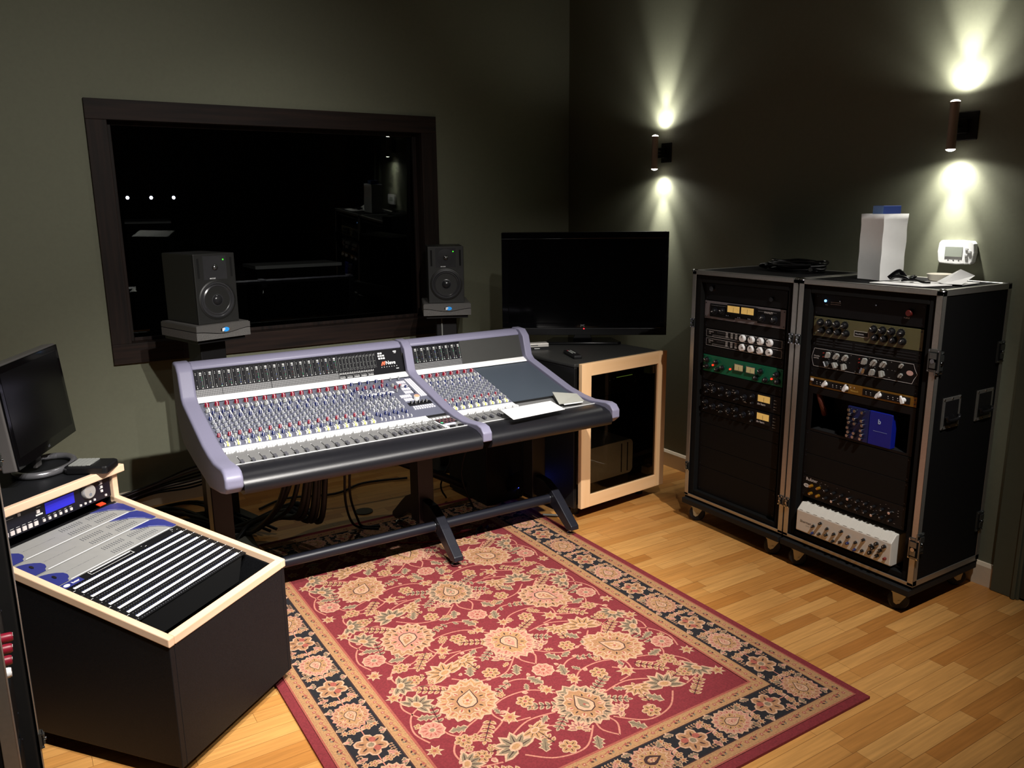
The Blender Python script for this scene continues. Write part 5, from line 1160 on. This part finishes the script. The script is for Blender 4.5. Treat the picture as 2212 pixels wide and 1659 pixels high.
def rosette(loc, n=6, c1=None, c2=None, c0=None, b=8):
    c1 = c1 or CRM; c2 = c2 or GLD; c0 = c0 or RST
    for i in range(n):
        a = 2*PI*i/n; l = sub(loc, .30*math.cos(a), .30*math.sin(a), a)
        P(ell(.52, .40, .22, 0, 8), l, c1, b); P(ell(.40, .28, .22, 0, 8), l, c2, b+1); P(leaflet(.40, .06), sub(l, .05, 0), DRK if n < 8 else RST, b+2)
    P(ell(.30, .30, n=8), loc, c1, b+3); P(ell(.20, .20, n=7), loc, c0, b+4)
def star(loc, b=8, c=None):
    P(jag(1, 1, 7, .5), loc, c or CRM, b); P(jag(.66, .66, 7, .45), loc, GLD, b+1); P(ell(.2, .2, n=6), loc, RST, b+2)
def lotus(loc, b=8, c=None):
    for i in range(7):
        a = R(-10+200*i/6); l = sub(loc, 0, 0, a); P(leaflet(1.0, .24), l, CRM, b); P(leaflet(.86, .15), l, c or OLI, b+1)
        P([(.2, -.03), (.7, -.015), (.7, .015), (.2, .03)], l, DRK, b+2)
    P(ell(.34, .24, 0, .05, 9), loc, CRM, b+3); P(ell(.22, .14, 0, .06, 8), loc, GLD, b+4)
def spray(loc, n=5, b=6, c=None):
    P([(-1, -.025), (1, -.025), (1, .025), (-1, .025)], loc, DRK, b+3)
    for i in range(n):
        x = -.85+1.6*i/(n-1)
        for s_ in (-1, 1):
            l = sub(loc, x, 0, s_*R(58)); P(leaflet(.50, .155), l, CRM, b); P(leaflet(.42, .10), l, c or GLD, b+1); P([(0, -.018), (.3, -.01), (.3, .01), (0, .018)], l, DRK, b+2)
    l = sub(loc, .95, 0, 0); P(leaflet(.42, .14), l, CRM, b); P(leaflet(.34, .09), l, c or GLD, b+1)
def acan(loc, b=6, c=None):
    o = [(0, 0), (.2, -.16), (.3, -.32), (.42, -.18), (.58, -.30), (.64, -.14), (.84, -.2), (1, 0), (.84, .12), (.7, .26), (.6, .12), (.46, .3), (.36, .14), (.18, .22)]
    P(o, loc, CRM, b); P([(x*.86+.06, y*.72) for x, y in o], loc, c or OLI, b+1); P([(.1, -.012), (.8, -.006), (.8, .006), (.1, .012)], loc, DRK, b+2)
def bud(loc, b=6): P(leaflet(1, .34), loc, CRM, b); P(leaflet(.7, .2), loc, PNK, b+1)
def vine(pts, w=.0042, b=2, mir=None):
    Q = smooth_path([(x, y, 0) for x, y in pts], 7); L_, R_ = [], []
    for i, p in enumerate(Q):
        t = (Q[min(i+1, len(Q)-1)]-Q[max(i-1, 0)]).normalized(); nrm = Vector((-t.y, t.x, 0))
        L_.append(p+nrm*w/2); R_.append(p-nrm*w/2)
    vs_ = [(p.x, p.y, TZ+.00012*b) for p in L_]+[(p.x, p.y, TZ+.00012*b) for p in R_]; n = len(Q)
    rg.add(vs_, [(i, i+1, n+i+1, n+i)[::-1] for i in range(n-1)], VIN)
CXR = (RUG_X0+RUG_X1)/2; PER = .457
FX0, FX1, FY0, FY1 = .862, 1.926, 1.634, 3.375
def inside(x, y, m=.0): return FX0+m < x < FX1-m and FY0+m < y < FY1-m
def both(f, dx, y, a, s, *k, m=.03, **kw):
    for mir in (1, -1):
        x = CXR+mir*dx
        if dx == 0 and mir < 0: continue
        if inside(x, y, m): f((x, y, a, s, mir), *k, **kw)
k = -2
while k < 5:
    y0 = 2.27+PER*k; alt = k % 2
    both(palmette, 0, y0, 0 if alt else PI, .100, 0 if alt else 2)
    both(palmette, .305, y0+.222, R(35) if alt else R(215), .104, 1 if alt else 5)
    both(rosette, 0, y0+.235, 0, .040, 9, CRM, PNK, RST)
    both(rosette, .468, y0+.150, .3, .042, 10, CRM, PNK, OLI, m=.02)
    both(lotus, .292, y0+.400, R(-20), .074, 8, OLI if not alt else GLD)
    both(lotus, .205, y0-.018, R(160), .054, 8, GLD)
    both(lotus, .455, y0+.290, R(60), .064, 8, OLI, m=.02); both(lotus, .455, y0-.040, R(120), .060, 8, OLI, m=.02)
    both(rosette, .150, y0+.118, .2, .032); both(rosette, .160, y0+.318, .7, .032, 6); both(rosette, .41, y0+.055, .1, .030); both(rosette, .40, y0+.420, .5, .028)
    both(lotus, .085, y0+.370, R(30), .040, 8, PNK); both(star, .235, y0+.075, .2, .036); both(star, .505, y0+.06, .1, .030, m=.01); both(star, .500, y0+.365, .3, .030, m=.01); both(star, .055, y0+.130, .3, .028)
    both(spray, .115, y0+.058+.01, R(28), .050, c=OLI if alt else GLD); both(spray, .325, y0+.058, R(-50), .052); both(spray, .10, y0+.432, R(-35), .046, 5, c=OLI); both(spray, .375, y0+.335, R(35), .050)
    both(spray, .195, y0+.405, R(80), .048); both(spray, .425, y0+.215, R(100), .046, 4, c=OLI); both(spray, .175, y0+.222, R(-20), .040, 4, c=OLI); both(spray, .375, y0-.03, R(15), .040, 4)
    both(acan, .045, y0+.165, R(70), .072); both(acan, .06, y0+.315, R(-60), .068); both(acan, .365, y0+.105, R(10), .066); both(acan, .232, y0+.335, R(120), .07); both(acan, .485, y0+.225, R(200), .062); both(acan, .13, y0+.02, R(-30), .05); both(acan, .10, y0+.265, R(20), .05)
    for q in range(24): both(bud, rnd.uniform(.02, .52), y0+rnd.uniform(0, PER), rnd.uniform(0, 6.3), rnd.uniform(.018, .030), m=.015, b=4)
    for q in range(14): both(rosette, rnd.uniform(.03, .51), y0+rnd.uniform(0, PER), rnd.random(), rnd.uniform(.014, .019), 5, b=5, m=.02)
    for q in range(10): both(acan, rnd.uniform(.03, .50), y0+rnd.uniform(0, PER), rnd.uniform(0, 6.3), rnd.uniform(.030, .042), b=4, c=rnd.choice((OLI, GLD)), m=.03)
    for mir in (1, -1):
        def V(p, w=.0058):
            q = [(CXR+mir*x, y0+y) for x, y in p]
            if all(inside(x, y, -.02) for x, y in q): vine(q, w)
        V([(.03, .09), (.10, .16), (.20, .17), (.27, .13), (.25, .06), (.18, .04)]); V([(.31, .13), (.40, .09), (.46, .02), (.44, -.06), (.36, -.09)])
        V([(.04, .36), (.12, .29), (.22, .30), (.29, .36)]); V([(.31, .31), (.38, .37), (.46, .37), (.50, .30), (.47, .22)]); V([(.0, .28), (.03, .33), (.02, .38)])
        V([(.10, .02), (.2, .03), (.30, -.02), (.34, -.07)]); V([(.40, .22), (.44, .18), (.43, .10), (.37, .06), (.32, .09)]); V([(.20, .22), (.12, .24), (.06, .20), (.05, .12)])
        V([(.42, .29), (.49, .25), (.52, .17), (.50, .10)]); V([(.10, .40), (.18, .44), (.26, .43)]); V([(.21, .12), (.28, .06), (.36, .03), (.42, .06)])
    k += 1
# borders
def band(x0, x1, y0, y1, t, m, lv):      # ring of thickness t inside the rectangle
    for q in ([(x0, y0), (x1, y0), (x1-t, y0+t), (x0+t, y0+t)], [(x1, y0), (x1, y1), (x1-t, y1-t), (x1-t, y0+t)], [(x1, y1), (x0, y1), (x0+t, y1-t), (x1-t, y1-t)], [(x0, y1), (x0, y0), (x0+t, y0+t), (x0+t, y1-t)]): poly(q, m, lv)
def rings(d0, d1, m, lv): band(RUG_X0+d0, RUG_X1-d0, RUG_Y0+d0, RUG_Y1-d0, d1-d0, m, lv)
BL = 22
rings(.030, .036, RST, BL); rings(.036, .080, GLD, BL); rings(.080, .084, DRK, BL); rings(.084, .215, NAVY, BL); rings(.215, .219, DRK, BL); rings(.219, .262, GLD, BL); rings(.262, .270, RST, BL)
for m in (rings,):
    rings(.040, .042, TAN, BL+1); rings(.075, .077, TAN, BL+1); rings(.223, .225, TAN, BL+1); rings(.257, .259, TAN, BL+1)
def around(d, step, fn):
    x0, x1, y0, y1 = RUG_X0+d, RUG_X1-d, RUG_Y0+d, RUG_Y1-d
    for (xa, ya, xb, yb) in ((x0, y0, x1, y0), (x1, y0, x1, y1), (x1, y1, x0, y1), (x0, y1, x0, y0)):
        L_ = math.hypot(xb-xa, yb-ya); n = max(2, round(L_/step)); a = math.atan2(yb-ya, xb-xa)
        for i in range(n): t = i/n; fn(xa+(xb-xa)*t, ya+(yb-ya)*t, a, i)
def gm(x, y, a, i):
    l = (x, y, a, 1., 1)
    if i % 3 == 0: P(jag(.0085, .0085, 5, .45), l, RST, BL+2); P(ell(.003, .003, n=5), l, CRM, BL+3)
    else:
        for s_ in (-1, 1): P(leaflet(.012, .0034), sub(l, 0, 0, s_*R(35 if i % 3 == 1 else 140)), (DRK, OLI, RST)[(i+s_) % 3], BL+2)
        P([(-.012, -.0012), (.012, -.0012), (.012, .0012), (-.012, .0012)], sub(l, 0, .006, R(20)), RST, BL+2)
around(.058, .0215, gm); around(.2405, .0215, gm)
def bmed(x, y, a, i):
    l = (x, y, a+(PI/2 if i % 2 else -PI/2), 1., 1)
    if i % 4 == 0: palmette((x, y, l[2], .062, 1), 4, BL+4)
    elif i % 4 == 2: palmette((x, y, l[2], .062, 1), 2, BL+4)
    else:
        rosette((x, y, a, .052, 1), 6, CRM, TAN, OLI, BL+4)
        for s_ in (-1, 1): P(ell(.013, .011, n=9), sub((x, y, a, 1, 1), .022*s_, .012, 0), RST, BL+9)
    for s_ in (-1, 1):
        acan(sub((x, y, a, 1, 1), .050, .030*s_, R(60*s_-20), .040), BL+2, (OLI, PNK)[i % 2]); bud(sub((x, y, a, 1, 1), -.045, .048*s_, R(100*s_), .024), BL+2)
        star(sub((x, y, a, 1, 1), .078, .048*s_, .3, .015), BL+2); bud(sub((x, y, a, 1, 1), .072, .018*s_, R(-40*s_), .026), BL+2)
    l0 = (x, y, a, 1., 1)
    for s_ in (-1, 1):
        rosette(sub(l0, .082, .022*s_), 5, b=BL+2) if 0 else rosette((sub(l0, .082, .024*s_)[0], sub(l0, .082, .024*s_)[1], a, .015, 1), 5, b=BL+3); acan(sub(l0, -.03, .052*s_, R(170), .036), BL+2, OLI); spray((sub(l0, .04, .050*s_)[0], sub(l0, .04, .050*s_)[1], a, .020, 1), 4, BL+2, TAN)
    P([(-.08, -.0018), (.08, -.0018), (.08, .0018), (-.08, .0018)], l0, VIN, BL+1)
around(.1495, .164, bmed)
rug = rg.build('area_rug')
tag(rug, 'maroon floral area rug with black and gold borders on the wooden floor', 'rug')
